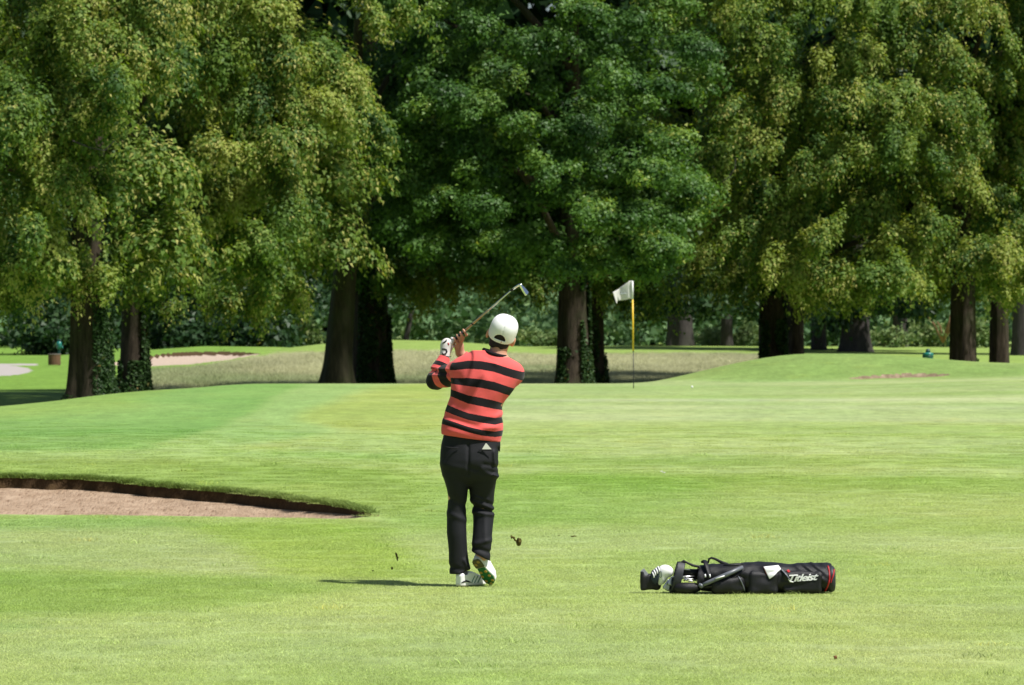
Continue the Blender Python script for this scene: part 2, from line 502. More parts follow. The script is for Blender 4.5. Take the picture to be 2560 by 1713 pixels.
# rows of the sheet follow the bunker's near edge and its lip
_yn = np.interp(Xs, _nearX, _nearY)[:, None]; _yf = np.interp(Xs, _lipX, _lipY)[:, None]
_wt = (sstep(-10.5, -9.3, Xs) * (1 - sstep(-1.2, -.2, Xs)))[:, None]
_R = np.array([37.2, 39.0, 43.80, 43.84, 46.0])
def _warp(y, yn, yf):
    t = np.array(y)
    w = np.maximum(yf - yn, .02)
    wl = np.minimum(.04, w * .5)
    K = [np.full_like(yn, 37.2), yn, yf - wl, yf, np.full_like(yn, 46.0)]
    o = y + 0 * yn
    for a in range(4):
        m = (y >= _R[a]) & (y <= _R[a + 1])
        u = (y - _R[a]) / (_R[a + 1] - _R[a])
        o = np.where(m, K[a] + (K[a + 1] - K[a]) * u, o)
    return o
GY = GY * (1 - _wt) + _warp(GY, _yn, _yf) * _wt
gx, gy = GX.ravel(), GY.ravel()
gz = zt(gx, gy)
nY = len(Ys)
ii, jj = np.meshgrid(np.arange(len(Xs) - 1), np.arange(nY - 1), indexing='ij')
q0 = (ii * nY + jj).ravel()
GQ = np.stack([q0, q0 + nY, q0 + nY + 1, q0 + 1], 1)
cx = gx[GQ].mean(1); cy = gy[GQ].mean(1); cz = gz[GQ].mean(1)
cpx, cpy = proj(cx, np.maximum(cy, 1), cz)
t_, inb_, yn_, yf_ = bunk(cx, cy)
kind = np.zeros(len(GQ), int)
kind[inb_] = 1
kind[inb_ & (yf_ - cy < .04)] = 2
fb_ = far_bunk(cx, cy)
kind[(fb_ > 0) & (cy > 130)] = 3
kind[(fb_ > 0) & (cy > 130) & (far_edges(cx, cy)[1] - cy < .9)] = 2
sb_ = small_bunk(cx, cy)
kind[(sb_ > 0)] = 4
pm = ((np.hypot((cpx + 70) / 142, (cpy - 848) / 15) < 1) | ((np.abs(cpy - 834.5) < 2.2) & (cpx < 85))) & (cy > 120) & (cy < 240) & (cx > -60)
kind[pm] = 5
green_m = (poly_w(cpx, cpy, [(1040, 868), (1500, 871), (1900, 868), (2800, 856), (2800, 1000), (1500, 1000), (1000, 990), (800, 985), (690, 955), (960, 874)], 1) > .5) & (cy > 58) & (cy < 101)
kind[(kind == 0) & green_m] = 6
srgb = turf_rgb(gx, np.maximum(gy, 14), gz)
tcol = np.concatenate([lin(srgb) / KLIGHT, np.ones((len(gx), 1))], 1)

def mat_turf(name, fine=1.0):
    m, nt, b = newmat(name)
    at = N(nt, 'ShaderNodeAttribute', attribute_name='col')
    geo = N(nt, 'ShaderNodeNewGeometry')
    def noise(scale, vec, det=4):
        mp = N(nt, 'ShaderNodeMapping'); mp.inputs['Scale'].default_value = vec
        nt.links.new(geo.outputs['Position'], mp.inputs[0])
        n = N(nt, 'ShaderNodeTexNoise'); n.inputs['Scale'].default_value = scale; n.inputs['Detail'].default_value = det
        n.inputs['Roughness'].default_value = .65
        nt.links.new(mp.outputs[0], n.inputs['Vector']); return n
    n1 = noise(1.0, (3.2, 1.5, 1)); n5 = noise(1.0, (9, 2.6, 1), 5); n2 = noise(1.0, (26, 9, 5), 5); n3 = noise(1.0, (.9, .5, 1), 3)
    cur = at.outputs['Color']
    for n, lo, hi in ((n1, .86, 1.13), (n5, .86, 1.13), (n2, 1 - .22 * fine, 1 + .2 * fine), (n3, .9, 1.09)):
        mr = N(nt, 'ShaderNodeMapRange'); mr.inputs[1].default_value = .3; mr.inputs[2].default_value = .7
        mr.inputs[3].default_value = lo; mr.inputs[4].default_value = hi
        nt.links.new(n.outputs['Fac'], mr.inputs[0])
        mx = N(nt, 'ShaderNodeVectorMath', operation='SCALE')
        nt.links.new(cur, mx.inputs[0]); nt.links.new(mr.outputs[0], mx.inputs['Scale'])
        cur = mx.outputs[0]
    # drier, yellower blades here and there
    n4 = noise(1.0, (1.7, .8, 1), 5)
    mr = N(nt, 'ShaderNodeMapRange'); mr.inputs[1].default_value = .55; mr.inputs[2].default_value = .75; mr.inputs[4].default_value = .45
    nt.links.new(n4.outputs['Fac'], mr.inputs[0])
    mx = N(nt, 'ShaderNodeMix', data_type='RGBA', blend_type='MULTIPLY'); mx.inputs[7].default_value = (1.16, 1.0, .72, 1)
    nt.links.new(mr.outputs[0], mx.inputs[0]); nt.links.new(cur, mx.inputs[6])
    nt.links.new(mx.outputs[2], b.inputs['Base Color'])
    b.inputs['Roughness'].default_value = .9; b.inputs['Specular IOR Level'].default_value = .1
    bp = N(nt, 'ShaderNodeBump'); bp.inputs['Strength'].default_value = .5; bp.inputs['Distance'].default_value = .03
    nt.links.new(n2.outputs['Fac'], bp.inputs['Height']); nt.links.new(bp.outputs[0], b.inputs['Normal'])
    return m
M_turf = mat_turf('turf'); M_green = mat_turf('green_turf', .55)

def mat_sand(name, c1, c2):
    m, nt, b = newmat(name)
    geo = N(nt, 'ShaderNodeNewGeometry')
    mp = N(nt, 'ShaderNodeMapping'); mp.inputs['Scale'].default_value = (4, 1.6, 4)
    nt.links.new(geo.outputs['Position'], mp.inputs[0])
    n = N(nt, 'ShaderNodeTexNoise'); n.inputs['Scale'].default_value = 1.2; n.inputs['Detail'].default_value = 8; n.inputs['Roughness'].default_value = .72
    nt.links.new(mp.outputs[0], n.inputs['Vector'])
    mp2 = N(nt, 'ShaderNodeMapping'); mp2.inputs['Scale'].default_value = (34, 5, 20)
    nt.links.new(geo.outputs['Position'], mp2.inputs[0])
    n2 = N(nt, 'ShaderNodeTexNoise'); n2.inputs['Scale'].default_value = 1.0; n2.inputs['Detail'].default_value = 6
    nt.links.new(mp2.outputs[0], n2.inputs['Vector'])
    r = N(nt, 'ShaderNodeValToRGB'); e = r.color_ramp.elements
    e[0].position = .3; e[0].color = rgb(c1); e[1].position = .68; e[1].color = rgb(c2)
    nt.links.new(n.outputs['Fac'], r.inputs[0])
    r2 = N(nt, 'ShaderNodeValToRGB'); e = r2.color_ramp.elements
    e[0].position = .30; e[0].color = (.5, .42, .38, 1); e[1].position = .44; e[1].color = (1, 1, 1, 1)
    nt.links.new(n2.outputs['Fac'], r2.inputs[0])
    mx = N(nt, 'ShaderNodeMix', data_type='RGBA', blend_type='MULTIPLY'); mx.inputs[0].default_value = .8
    nt.links.new(r.outputs[0], mx.inputs[6]); nt.links.new(r2.outputs[0], mx.inputs[7])
    nt.links.new(mx.outputs[2], b.inputs['Base Color'])
    b.inputs['Roughness'].default_value = .95; b.inputs['Specular IOR Level'].default_value = .1
    bp = N(nt, 'ShaderNodeBump'); bp.inputs['Strength'].default_value = .6; bp.inputs['Distance'].default_value = .04
    nt.links.new(n2.outputs['Fac'], bp.inputs['Height']); nt.links.new(bp.outputs[0], b.inputs['Normal'])
    return m
M_sand = mat_sand('red_sand', (.22, .15, .095), (.41, .305, .215))
M_sand2 = mat_sand('pale_sand', (.40, .31, .24), (.48, .39, .31))
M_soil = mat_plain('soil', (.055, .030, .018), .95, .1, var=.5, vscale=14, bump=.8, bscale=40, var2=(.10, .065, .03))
M_path = mat_plain('path_gravel', (.36, .33, .31), .95, .1, var=.12, vscale=6)

def cut(name, sel, mat, kind_tag='structure', extra=True):
    q = GQ[sel]
    u, inv = np.unique(q, return_inverse=True)
    me = mesh_np(name, np.stack([gx[u], gy[u], gz[u]], 1), inv.reshape(q.shape), {'col': tcol[u]})
    return obj(name, me, mat, kind=kind_tag)
cut('ground', kind == 0, M_turf)
cut('putting_green', kind == 6, M_green)
cut('bunker_sand', kind == 1, M_sand)
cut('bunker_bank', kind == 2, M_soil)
cut('bunker_sand', kind == 3, M_sand2)
cut('bunker_sand', kind == 4, mat_sand('brown_sand', (.09, .065, .035), (.36, .28, .19)))
cut('path', kind == 5, M_path)
# ------------------------------------------------------------------ trees
M_lime = mat_leaf('lime_leaf', [(0, (.042, .098, .020)), (.35, (.112, .195, .034)), (.62, (.200, .280, .050)), (.75, (.285, .340, .072)), (.80, (.36, .385, .095)), (1, (.48, .455, .15))], .38, .55, .2)
M_oak = mat_leaf('oak_leaf', [(0, (.030, .082, .018)), (.42, (.078, .170, .034)), (.75, (.140, .250, .044)), (.93, (.22, .32, .055)), (1, (.32, .36, .08))], .36, .5, .28)
M_dark = mat_leaf('shade_tinted_leaf', [(0, (.015, .040, .016)), (.6, (.035, .080, .025)), (1, (.085, .14, .04))], .25, .5, .3)  # darker leaf set, shade put into its colour
M_far = mat_leaf('haze_tinted_leaf', [(0, (.06, .125, .065)), (.5, (.13, .225, .105)), (.85, (.21, .31, .14)), (1, (.32, .38, .17))], .3, .7, .1)  # lightened and blued: distance haze put into the leaf colour
M_hedge = mat_leaf('shrub_leaf', [(0, (.06, .12, .045)), (.5, (.13, .20, .07)), (1, (.28, .31, .13))], .25, .7, .15)
M_ivy = mat_leaf('ivy_leaf', [(0, (.014, .036, .010)), (.6, (.030, .068, .016)), (.9, (.07, .13, .035)), (1, (.20, .14, .04))], .1, .55, .2)

def mat_bark(name, c1, c2, moss):
    m, nt, b = newmat(name)
    tc = N(nt, 'ShaderNodeTexCoord')
    mp = N(nt, 'ShaderNodeMapping'); mp.inputs['Scale'].default_value = (9, 9, 1.6)
    nt.links.new(tc.outputs['Object'], mp.inputs[0])
    n = N(nt, 'ShaderNodeTexNoise'); n.inputs['Scale'].default_value = 1.4; n.inputs['Detail'].default_value = 8; n.inputs['Roughness'].default_value = .7
    nt.links.new(mp.outputs[0], n.inputs['Vector'])
    r = N(nt, 'ShaderNodeValToRGB'); e = r.color_ramp.elements
    e[0].position = .32; e[0].color = rgb(c1); e[1].position = .68; e[1].color = rgb(c2)
    nt.links.new(n.outputs['Fac'], r.inputs[0])
    n2 = N(nt, 'ShaderNodeTexNoise'); n2.inputs['Scale'].default_value = 1.1; n2.inputs['Detail'].default_value = 5
    nt.links.new(tc.outputs['Object'], n2.inputs['Vector'])
    mr = N(nt, 'ShaderNodeMapRange'); mr.inputs[1].default_value = .48; mr.inputs[2].default_value = .62; mr.inputs[4].default_value = .7
    nt.links.new(n2.outputs['Fac'], mr.inputs[0])
    mx = N(nt, 'ShaderNodeMix', data_type='RGBA'); mx.inputs[7].default_value = rgb(moss)
    nt.links.new(mr.outputs[0], mx.inputs[0]); nt.links.new(r.outputs[0], mx.inputs[6])
    nt.links.new(mx.outputs[2], b.inputs['Base Color'])
    b.inputs['Roughness'].default_value = .9; b.inputs['Specular IOR Level'].default_value = .15
    bp = N(nt, 'ShaderNodeBump'); bp.inputs['Strength'].default_value = .9; bp.inputs['Distance'].default_value = .06
    nt.links.new(n.outputs['Fac'], bp.inputs['Height']); nt.links.new(bp.outputs[0], b.inputs['Normal'])
    return m
M_bark = mat_bark('lime_bark', (.020, .015, .011), (.082, .063, .046), (.036, .042, .018))
M_bark_oak = mat_bark('smooth_bark', (.032, .030, .017), (.068, .062, .034), (.045, .056, .020))
M_bark_far = mat_bark('far_bark', (.032, .028, .028), (.075, .065, .062), (.045, .045, .035))

def leaves(rng, c, out, size, kind, tint):
    """c centres (n,3), out outward directions; returns verts (n*4,3)"""
    n = len(c)
    r = rng.normal(size=(n, 3))
    if kind == 'lime':
        nn = out * .9 + np.array([.08, -.12, .30]) + r * .34
        tip = np.array([0, 0, -1.0]) + rng.normal(size=(n, 3)) * .45 + out * .25
    elif kind == 'oak':
        nn = out * .9 + np.array([.06, -.10, .35]) + r * .36
        tip = out * .6 + rng.normal(size=(n, 3)) * .8
    else:
        nn = out * .8 + np.array([0, 0, .4]) + r * .7
        tip = rng.normal(size=(n, 3)) + np.array([0, 0, -.4])
    nn /= np.linalg.norm(nn, axis=1, keepdims=True)
    tip = tip - nn * (tip * nn).sum(1, keepdims=True)
    tip /= np.linalg.norm(tip, axis=1, keepdims=True) + 1e-6
    sd = np.cross(nn, tip)
    l = (size * (.7 + .6 * rng.random(n)))[:, None]
    w = l * (.36 + .12 * rng.random((n, 1)))
    if kind == 'lime':
        br = (tint > .76)[:, None]
        w = np.where(br, w * .62, w); l = np.where(br, l * .95, l)
    f = .22 * w
    V = np.stack([c - tip * l * .38 + sd * w - nn * f, c - tip * l * .38 - sd * w - nn * f, c + tip * l * .62 + nn * f], 1)
    return V.reshape(-1, 3)

def lobe_leaves(rng, boughs, kind, size, per_lobe, yellow=0.0):
    """front boughs: each breaks up into drooping lobes whose leaves follow the lobe's surface"""
    Vs, Ts = [], []
    for (bx, by, bz, rx, ry, rz, ts, ox, oy) in boughs:
        rw = .29 if kind == 'lime' else .36
        nl = int(np.clip(1.35 * rx * rz / (rw * rw) + 2, 4, 20))
        byel = rng.random() * 1.2
        for j in range(nl):
            d = rng.normal(size=3); d /= np.linalg.norm(d)
            if d[1] > .25: d[1] = -d[1]
            if d[2] < -.45: d[2] = -d[2]
            c0 = np.array([bx, by, bz]) + d * np.array([rx, ry, rz]) * (.45 + .5 * rng.random())
            if float(NZ((c0 * np.array([.62, .62, .8]) + 40)[None, :])[0]) < (.33 if kind == 'lime' else .27): continue      # hollows between the sprays
            s = rng.choice([.5, .7, .9, 1.1, 1.3], p=[.2, .27, .25, .18, .1]) * rng.uniform(.85, 1.15)
            if kind == 'lime': R = np.array([rw * rng.uniform(.8, 1.2), rw, rw * rng.uniform(1.2, 2.3)]) * s
            else: R = np.array([rw * rng.uniform(.9, 1.3), rw, rw * rng.uniform(.75, 1.0)]) * s
            sk = rng.normal(size=2) * .22
            n = int(per_lobe * s * s * rng.uniform(.75, 1.2))
            q = rng.normal(size=(n, 3)); q /= np.linalg.norm(q, axis=1, keepdims=True)
            low = q[:, 2] < -.2
            q[:, 2] = np.where(low & (rng.random(n) < .6), -q[:, 2], q[:, 2])
            nrm = q / R; nrm /= np.linalg.norm(nrm, axis=1, keepdims=True)
            lump = 1 + 1.0 * (NZ(q * 1.7 + c0 * 3.1) - .5) + .7 * (NZ(q * 4.2 + c0 * 5.7) - .5)
            rad = (1 - .55 * rng.random(n) ** 2.0) * lump
            # taper to a hanging tip
            tap = 1 - .45 * np.clip(-q[:, 2], 0, 1) if kind == 'lime' else np.ones(n)
            loc = q * R * rad[:, None]
            loc[:, 0] *= tap; loc[:, 1] *= tap
            dz = R[2] - loc[:, 2]
            loc[:, 0] += (ox * .55 + sk[0]) * dz; loc[:, 1] += (oy * .45 + sk[1]) * dz
            if kind == 'lime':           # loose hanging tips
                hang = rng.random(n) < .28
                loc[:, 2] -= hang * rng.exponential(.13, n)
            loc *= 1 + .18 * (rng.random((n, 1)) < .12)
            c = c0 + loc + rng.normal(size=(n, 3)) * size * .45
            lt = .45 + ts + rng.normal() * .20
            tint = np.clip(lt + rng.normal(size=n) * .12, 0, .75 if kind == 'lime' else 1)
            if kind == 'lime':
                pb = np.clip((.10 + yellow * 1.3) * byel * rng.uniform(.3, 1.8), 0, .6) * (.5 + .8 * (q[:, 2] < .3))
                isb = rng.random(n) < pb
                tint = np.where(isb, .78 + .22 * rng.random(n), tint)
            Vs.append(leaves(rng, c, nrm, size, kind, tint)); Ts.append(np.repeat(tint, 3))
    if not Vs: return np.zeros((0, 3)), np.zeros(0)
    return np.concatenate(Vs), np.concatenate(Ts)

def bough_leaves(rng, boughs, kind, size, dens, yellow=0.0):
    """boughs: rows of (x,y,z, rx,ry,rz, tintshift). One bough is a drooping pad of sprigs."""
    Vs, Ts = [], []
    for (bx, by, bz, rx, ry, rz, ts) in boughs:
        area = 2.6 * (rx * ry + rx * rz + ry * rz)
        per = 10 if kind == 'lime' else 12
        ns = max(6, int(area * dens / per))
        d = rng.normal(size=(ns, 3)); d /= np.linalg.norm(d, axis=1, keepdims=True)
        d[:, 2] = np.where(d[:, 2] < -.25, -d[:, 2] * rng.random(ns), d[:, 2])
        rad = 1 - .5 * rng.random(ns) ** 1.6
        # broken edge: lumps along the bough
        lump = 1 + .55 * (NZ(d * 2.1 + np.array([bx, by, bz]) * .7 + 50) - .5) * 2 * .5
        loc = d * rad[:, None] * lump[:, None] * np.array([rx, ry, rz])
        # the rim of the pad droops
        rr = np.hypot(loc[:, 0] / rx, loc[:, 1] / ry)
        loc[:, 2] -= rz * .55 * rr ** 2
        p = loc + np.array([bx, by, bz])
        out = loc / np.array([rx, ry, rz]); out[:, 2] += .25
        out /= np.linalg.norm(out, axis=1, keepdims=True) + 1e-6
        stint = np.clip(rng.normal(.42 + ts, .14, ns), 0, 1)
        if kind == 'lime':
            t = np.linspace(0, 1, per)
            L = size * (2.2 + 2.6 * rng.random(ns))
            dr = np.array([0, 0, -1.0]) + out * np.array([.75, .75, .15]) + rng.normal(size=(ns, 3)) * .25
            dr /= np.linalg.norm(dr, axis=1, keepdims=True)
            c = p[:, None, :] + (t[None, :, None] * L[:, None, None]) * dr[:, None, :] + rng.normal(size=(ns, per, 3)) * size * .5
        else:
            c = p[:, None, :] + rng.normal(size=(ns, per, 3)) * size * np.array([1.25, 1.25, .8])
        o = np.repeat(out[:, None, :], per, 1)
        tint = np.repeat(stint[:, None], per, 1) * .75 + rng.random((ns, per)) * .26
        if kind == 'lime':
            isb = rng.random((ns, per)) < (.16 + yellow) * (0.4 + 1.2 * rng.random((ns, 1)))
            tint = np.where(isb, .80 + .2 * rng.random((ns, per)), np.minimum(tint, .75))
        c = c.reshape(-1, 3); o = o.reshape(-1, 3); tint = tint.ravel()
        Vs.append(leaves(rng, c, o, size, kind, tint)); Ts.append(np.repeat(tint, 3))
    return np.concatenate(Vs), np.concatenate(Ts)

LEAFN = [0]
def crown(parent, sets, mat, name='crown'):
    V = np.concatenate([s[0] for s in sets]); T = np.concatenate([s[1] for s in sets])
    LEAFN[0] += len(V) // 3
    V = V - np.array(parent.location)
    F = np.arange(len(V)).reshape(-1, 3)
    return obj(name, mesh_np(name, V, F, {'tint': T}, False), mat, parent)

def trunk_mesh(path, flare, seed, root=.0, n=26):
    """path rows x,y,z,r (local, z ascending); buttressed foot"""
    rng = np.random.default_rng(seed)
    P = np.asarray(path, float)
    zz = np.concatenate([np.linspace(P[0, 2], P[0, 2] + 2.2, 22), np.linspace(P[0, 2] + 2.4, P[-1, 2], 26)])
    x = np.interp(zz, P[:, 2], P[:, 0]); y = np.interp(zz, P[:, 2], P[:, 1]); r = np.interp(zz, P[:, 2], P[:, 3])
    h = zz - P[0, 2]
    th = np.arange(n) / n * 2 * math.pi
    ph = rng.random(4) * 6
    V = []
    for i in range(len(zz)):
        fl = flare * math.exp(-h[i] / .42)
        butt = 1 + .16 * np.cos(5 * th + ph[0]) * (.35 + fl) + .07 * np.cos(3 * th + ph[1]) + .04 * np.cos(9 * th + ph[2] + h[i] * .6)
        lum = 1 + .10 * (NZ(np.stack([np.cos(th) * 1.5 + seed, np.sin(th) * 1.5, np.full(n, h[i] * 1.1)], 1)) - .5)
        rr = r[i] * (1 + fl) * butt * lum
        V.append(np.stack([x[i] + rr * np.cos(th), y[i] + rr * np.sin(th), np.full(n, zz[i])], 1))
    V = np.concatenate(V)
    F = []
    for i in range(len(zz) - 1):
        for j in range(n):
            F.append((i * n + j, i * n + (j + 1) % n, (i + 1) * n + (j + 1) % n, (i + 1) * n + j))
    return mesh_np('trunk', V, np.array(F)), (zz, x, y, r)

def ivy_on(parent, prof, seed, z0, z1, th0, th1, count, flare, size=.055):
    rng = np.random.default_rng(seed)
    zz, x, y, r = prof
    base = zz[0]
    h = z0 + (z1 - z0) * rng.random(count) ** 1.3
    th = th0 + (th1 - th0) * rng.random(count)
    keep = NZ(np.stack([np.cos(th) * 2 + seed, np.sin(th) * 2, h * 1.2], 1)) > .36 + .3 * (h - z0) / (z1 - z0 + .01) * rng.random(count)
    h, th = h[keep], th[keep]
    rr = np.interp(h + base, zz, r) * (1 + flare * np.exp(-h / .42)) * 1.04 + .012 + .06 * rng.random(len(h)) ** 2
    c = np.stack([np.interp(h + base, zz, x) + rr * np.cos(th), np.interp(h + base, zz, y) + rr * np.sin(th), h + base], 1)
    out = np.stack([np.cos(th), np.sin(th), np.full(len(th), .35)], 1)
    tint = np.clip(rng.normal(.45, .22, len(h)), 0, 1)
    V = leaves(rng, c, out, size * 1.6, 'x', tint)
    LEAFN[0] += len(c)
    return obj('ivy', mesh_np('ivy', V, np.arange(len(V)).reshape(-1, 3), {'tint': np.repeat(tint, 3)}, False), M_ivy, parent)

def limb(parent, pts, r0, r1, mat):
    P = np.asarray(pts, float); t = np.linspace(0, 1, 12)
    # quadratic through three points
    a, b, c = P
    Q = ((1 - t) ** 2)[:, None] * a + (2 * t * (1 - t))[:, None] * b + (t ** 2)[:, None] * c
    mb = MB().tube(Q, r0 + (r1 - r0) * t, 9)
    return obj('limb', mb.mesh('limb'), mat, parent)

def tree(name, label, dx, Y, rmid, flare, kind, front, crown_c, crown_r, seed, bark, leafmat, group, top=16.5, size=.092, dens=385, fill=60, fdens=60, lean=(0, 0), yellow=0.0, tintshift=0.0, limbs=5, ivy=(), topn=34, bottom=3.0, fkind=None):
    rng = np.random.default_rng(seed)
    X = (dx * KD - 1280) / FPX * Y
    zb = float(zt(np.array([X]), np.array([Y]))[0]) - .08
    root = empty(name, (X, Y, zb), label, 'tree', group)
    H = top * .62
    path = [(0, 0, 0, rmid * 1.08), (lean[0] * .25, 0, 2.0, rmid), (lean[0] * .6, lean[1] * .5, 4.5, rmid * .86), (lean[0], lean[1], 7.0, rmid * .66), (lean[0] * 1.1, lean[1], H, rmid * .3)]
    me, prof = trunk_mesh(path, flare, seed)
    obj('trunk', me, bark, root)
    cX, cY = (crown_c[0] * KD - 1280) / FPX * Y, Y + crown_c[1]
    for k in range(limbs):
        z0 = 2.6 + (H - 3.5) * (k + .5) / max(1, limbs); a = rng.random() * 6.28
        p0 = np.array([np.interp(z0, prof[0], prof[1]), np.interp(z0, prof[0], prof[2]), z0])
        p2 = np.array([cX - X + math.cos(a) * crown_r[0] * .75, cY - Y + math.sin(a) * crown_r[1] * .75, z0 + 1.2 + 2.5 * rng.random()])
        p1 = (p0 + p2) / 2 + np.array([0, 0, 1.0])
        limb(root, (p0, p1, p2), rmid * .34, rmid * .06, bark)
    B = []
    for b in front:
        bx, by, rx, ry = b[:4]
        off = b[4] if len(b) > 4 else 0.0
        u = np.clip((bx - crown_c[0]) / max(1, crown_c[2]), -1, 1)
        Yb = Y + crown_c[1] - crown_r[1] * (math.sqrt(1 - .75 * u * u)) + rng.normal() * .75 + off - .9 * np.clip((by - 350) / 350, -1, 1)
        px, py, pz = D(bx, by, Yb)
        k = KD / FPX * Yb
        B.append((px, Yb, pz, rx * k * .95, rx * k * .95, ry * k * .92, rng.normal() * .06 + tintshift, float(np.clip((px - cX) / crown_r[0], -1, 1)), -.7))
    if kind == 'x':
        sets = [bough_leaves(rng, [b[:7] for b in B], kind, size, dens, yellow)] if B else []
    else:
        sets = [lobe_leaves(rng, B, kind, size, dens, yellow)] if B else []
        B2 = [(b[0] + rng.normal() * .4, b[1] + 1.7, b[2] + .25 + rng.normal() * .3, b[3] * 1.1, b[4], b[5] * 1.1, b[6] - .04, b[7], b[8]) for b in B]
        if B2: sets.append(lobe_leaves(rng, B2, kind, size * 1.15, dens * .62, yellow * .6))
    # hidden inside and top of the crown
    Fb = []
    for i in range(fill):
        a = rng.random() * 6.28; rr = math.sqrt(rng.random()) * .82
        z = bottom + (9.8 - bottom) * rng.random()
        Fb.append((cX + math.cos(a) * rr * crown_r[0] * .9, cY + abs(math.sin(a)) * rr * crown_r[1] * .6 + .3, z, 1.5, 1.4, .85, tintshift - .05))  # inner boughs tinted darker, crown shade put into the leaf colour
    Tb = []
    for i in range(topn):
        zlo = CAMZ + .082 * (Y - 4) + 1.6; z = zlo + (top - zlo) * rng.random(); s = math.sqrt(max(.08, 1 - ((z - 8) / (top - 7)) ** 2))
        a = rng.random() * 6.28; rr = .55 + .4 * rng.random()
        Tb.append((cX + math.cos(a) * rr * crown_r[0] * s, cY + math.sin(a) * rr * crown_r[1] * s, z, 1.8, 1.8, 1.1, tintshift))
    if Fb: sets.append(bough_leaves(rng, Fb, fkind or kind, max(.135, size * 1.1), fdens * 1.25, yellow * .3))
    if Tb: sets.append(bough_leaves(rng, Tb, fkind or kind, .30, 20, yellow * .2))
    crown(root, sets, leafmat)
    for iv in ivy: ivy_on(root, prof, seed + 5, *iv, flare=flare)
    return root

A_front = [(40, 60, 110, 58), (170, 30, 115, 50), (300, 40, 105, 52), (60, 150, 115, 55), (190, 130, 115, 55), (300, 145, 90, 50), (110, 220, 110, 55), (240, 210, 95, 45), (340, 175, 45, 32), (30, 290, 90, 50), (130, 290, 85, 46), (210, 272, 42, 36), (20, 370, 75, 42), (90, 380, 75, 42), (140, 440, 55, 40), (195, 492, 42, 24), (40, 450, 70, 42), (30, 540, 60, 46), (100, 550, 55, 42), (125, 620, 38, 30), (30, 620, 70, 38), (60, 672, 85, 30, 1.5), (110, 668, 60, 30, 4), (180, 640, 60, 34, 5), (250, 660, 55, 34, 6), (10, 705, 70, 22, 4), (-120, 90, 120, 66), (-110, 230, 110, 66), (-100, 370, 100, 60), (-90, 520, 90, 55), (-90, 640, 90, 45)]
B_front = [(390, 55, 62, 56), (480, 50, 85, 56), (600, 40, 88, 52), (700, 40, 88, 48), (800, 35, 72, 42), (858, 64, 34, 22), (430, 150, 66, 56), (530, 150, 88, 64), (640, 140, 88, 60), (740, 150, 75, 54), (785, 210, 60, 46), (400, 240, 55, 56), (490, 260, 86, 60), (600, 260, 86, 62), (700, 260, 84, 54), (790, 302, 62, 36), (862, 345, 36, 16), (430, 350, 52, 50, 1), (520, 360, 86, 60), (620, 360, 76, 54), (690, 340, 60, 40), (385, 440, 72, 60, .6), (470, 470, 86, 56), (560, 470, 76, 56), (640, 462, 52, 46), (662, 522, 32, 34), (345, 535, 62, 52, .5), (430, 560, 76, 54), (520, 570, 76, 54), (590, 580, 44, 40), (295, 600, 50, 44, .5), (390, 640, 76, 40), (480, 650, 76, 40), (555, 645, 40, 36), (610, 690, 60, 34, 5), (520, 705, 70, 26, 5), (665, 700, 45, 26, 6), (430, 712, 70, 22, 4), (340, 690, 60, 28, 4), (590, 722, 60, 18, 6), (480, 735, 60, 14, 6)]
C_front = [(930, 60, 76, 64), (1040, 40, 88, 56), (1150, 60, 88, 62), (1000, 135, 58, 56), (1000, 250, 86, 54), (1090, 270, 64, 50), (930, 290, 56, 46), (1240, 110, 88, 62), (1350, 60, 88, 56), (1450, 110, 88, 62), (1550, 60, 76, 56), (1575, 130, 42, 54), (1130, 180, 58, 46), (1290, 220, 78, 54), (1390, 200, 78, 54), (1500, 220, 78, 54), (1575, 255, 50, 54), (1210, 300, 66, 50), (1330, 310, 86, 54), (1450, 320, 78, 54), (1556, 340, 54, 54), (960, 360, 76, 54), (1060, 380, 76, 54), (925, 440, 52, 44), (1010, 470, 64, 48), (1150, 400, 78, 54), (1260, 400, 78, 54), (1370, 410, 86, 54), (1480, 420, 76, 54), (1562, 455, 34, 34), (950, 550, 56, 44), (1000, 572, 42, 34), (1100, 490, 76, 48), (1210, 500, 76, 48), (1320, 510, 76, 48), (1430, 510, 76, 44), (1505, 530, 54, 40), (1130, 570, 66, 34), (1250, 580, 76, 34), (1360, 580, 76, 38), (1460, 590, 64, 44), (1522, 595, 34, 38), (1300, 632, 66, 26), (1400, 632, 66, 30), (1478, 638, 44, 30)]
C_low = [(1080, 645, 90, 32), (980, 655, 80, 32), (1170, 655, 70, 28), (1000, 685, 60, 16), (900, 670, 60, 26), (1400, 665, 80, 26), (1480, 680, 50, 22), (1230, 668, 60, 18)]
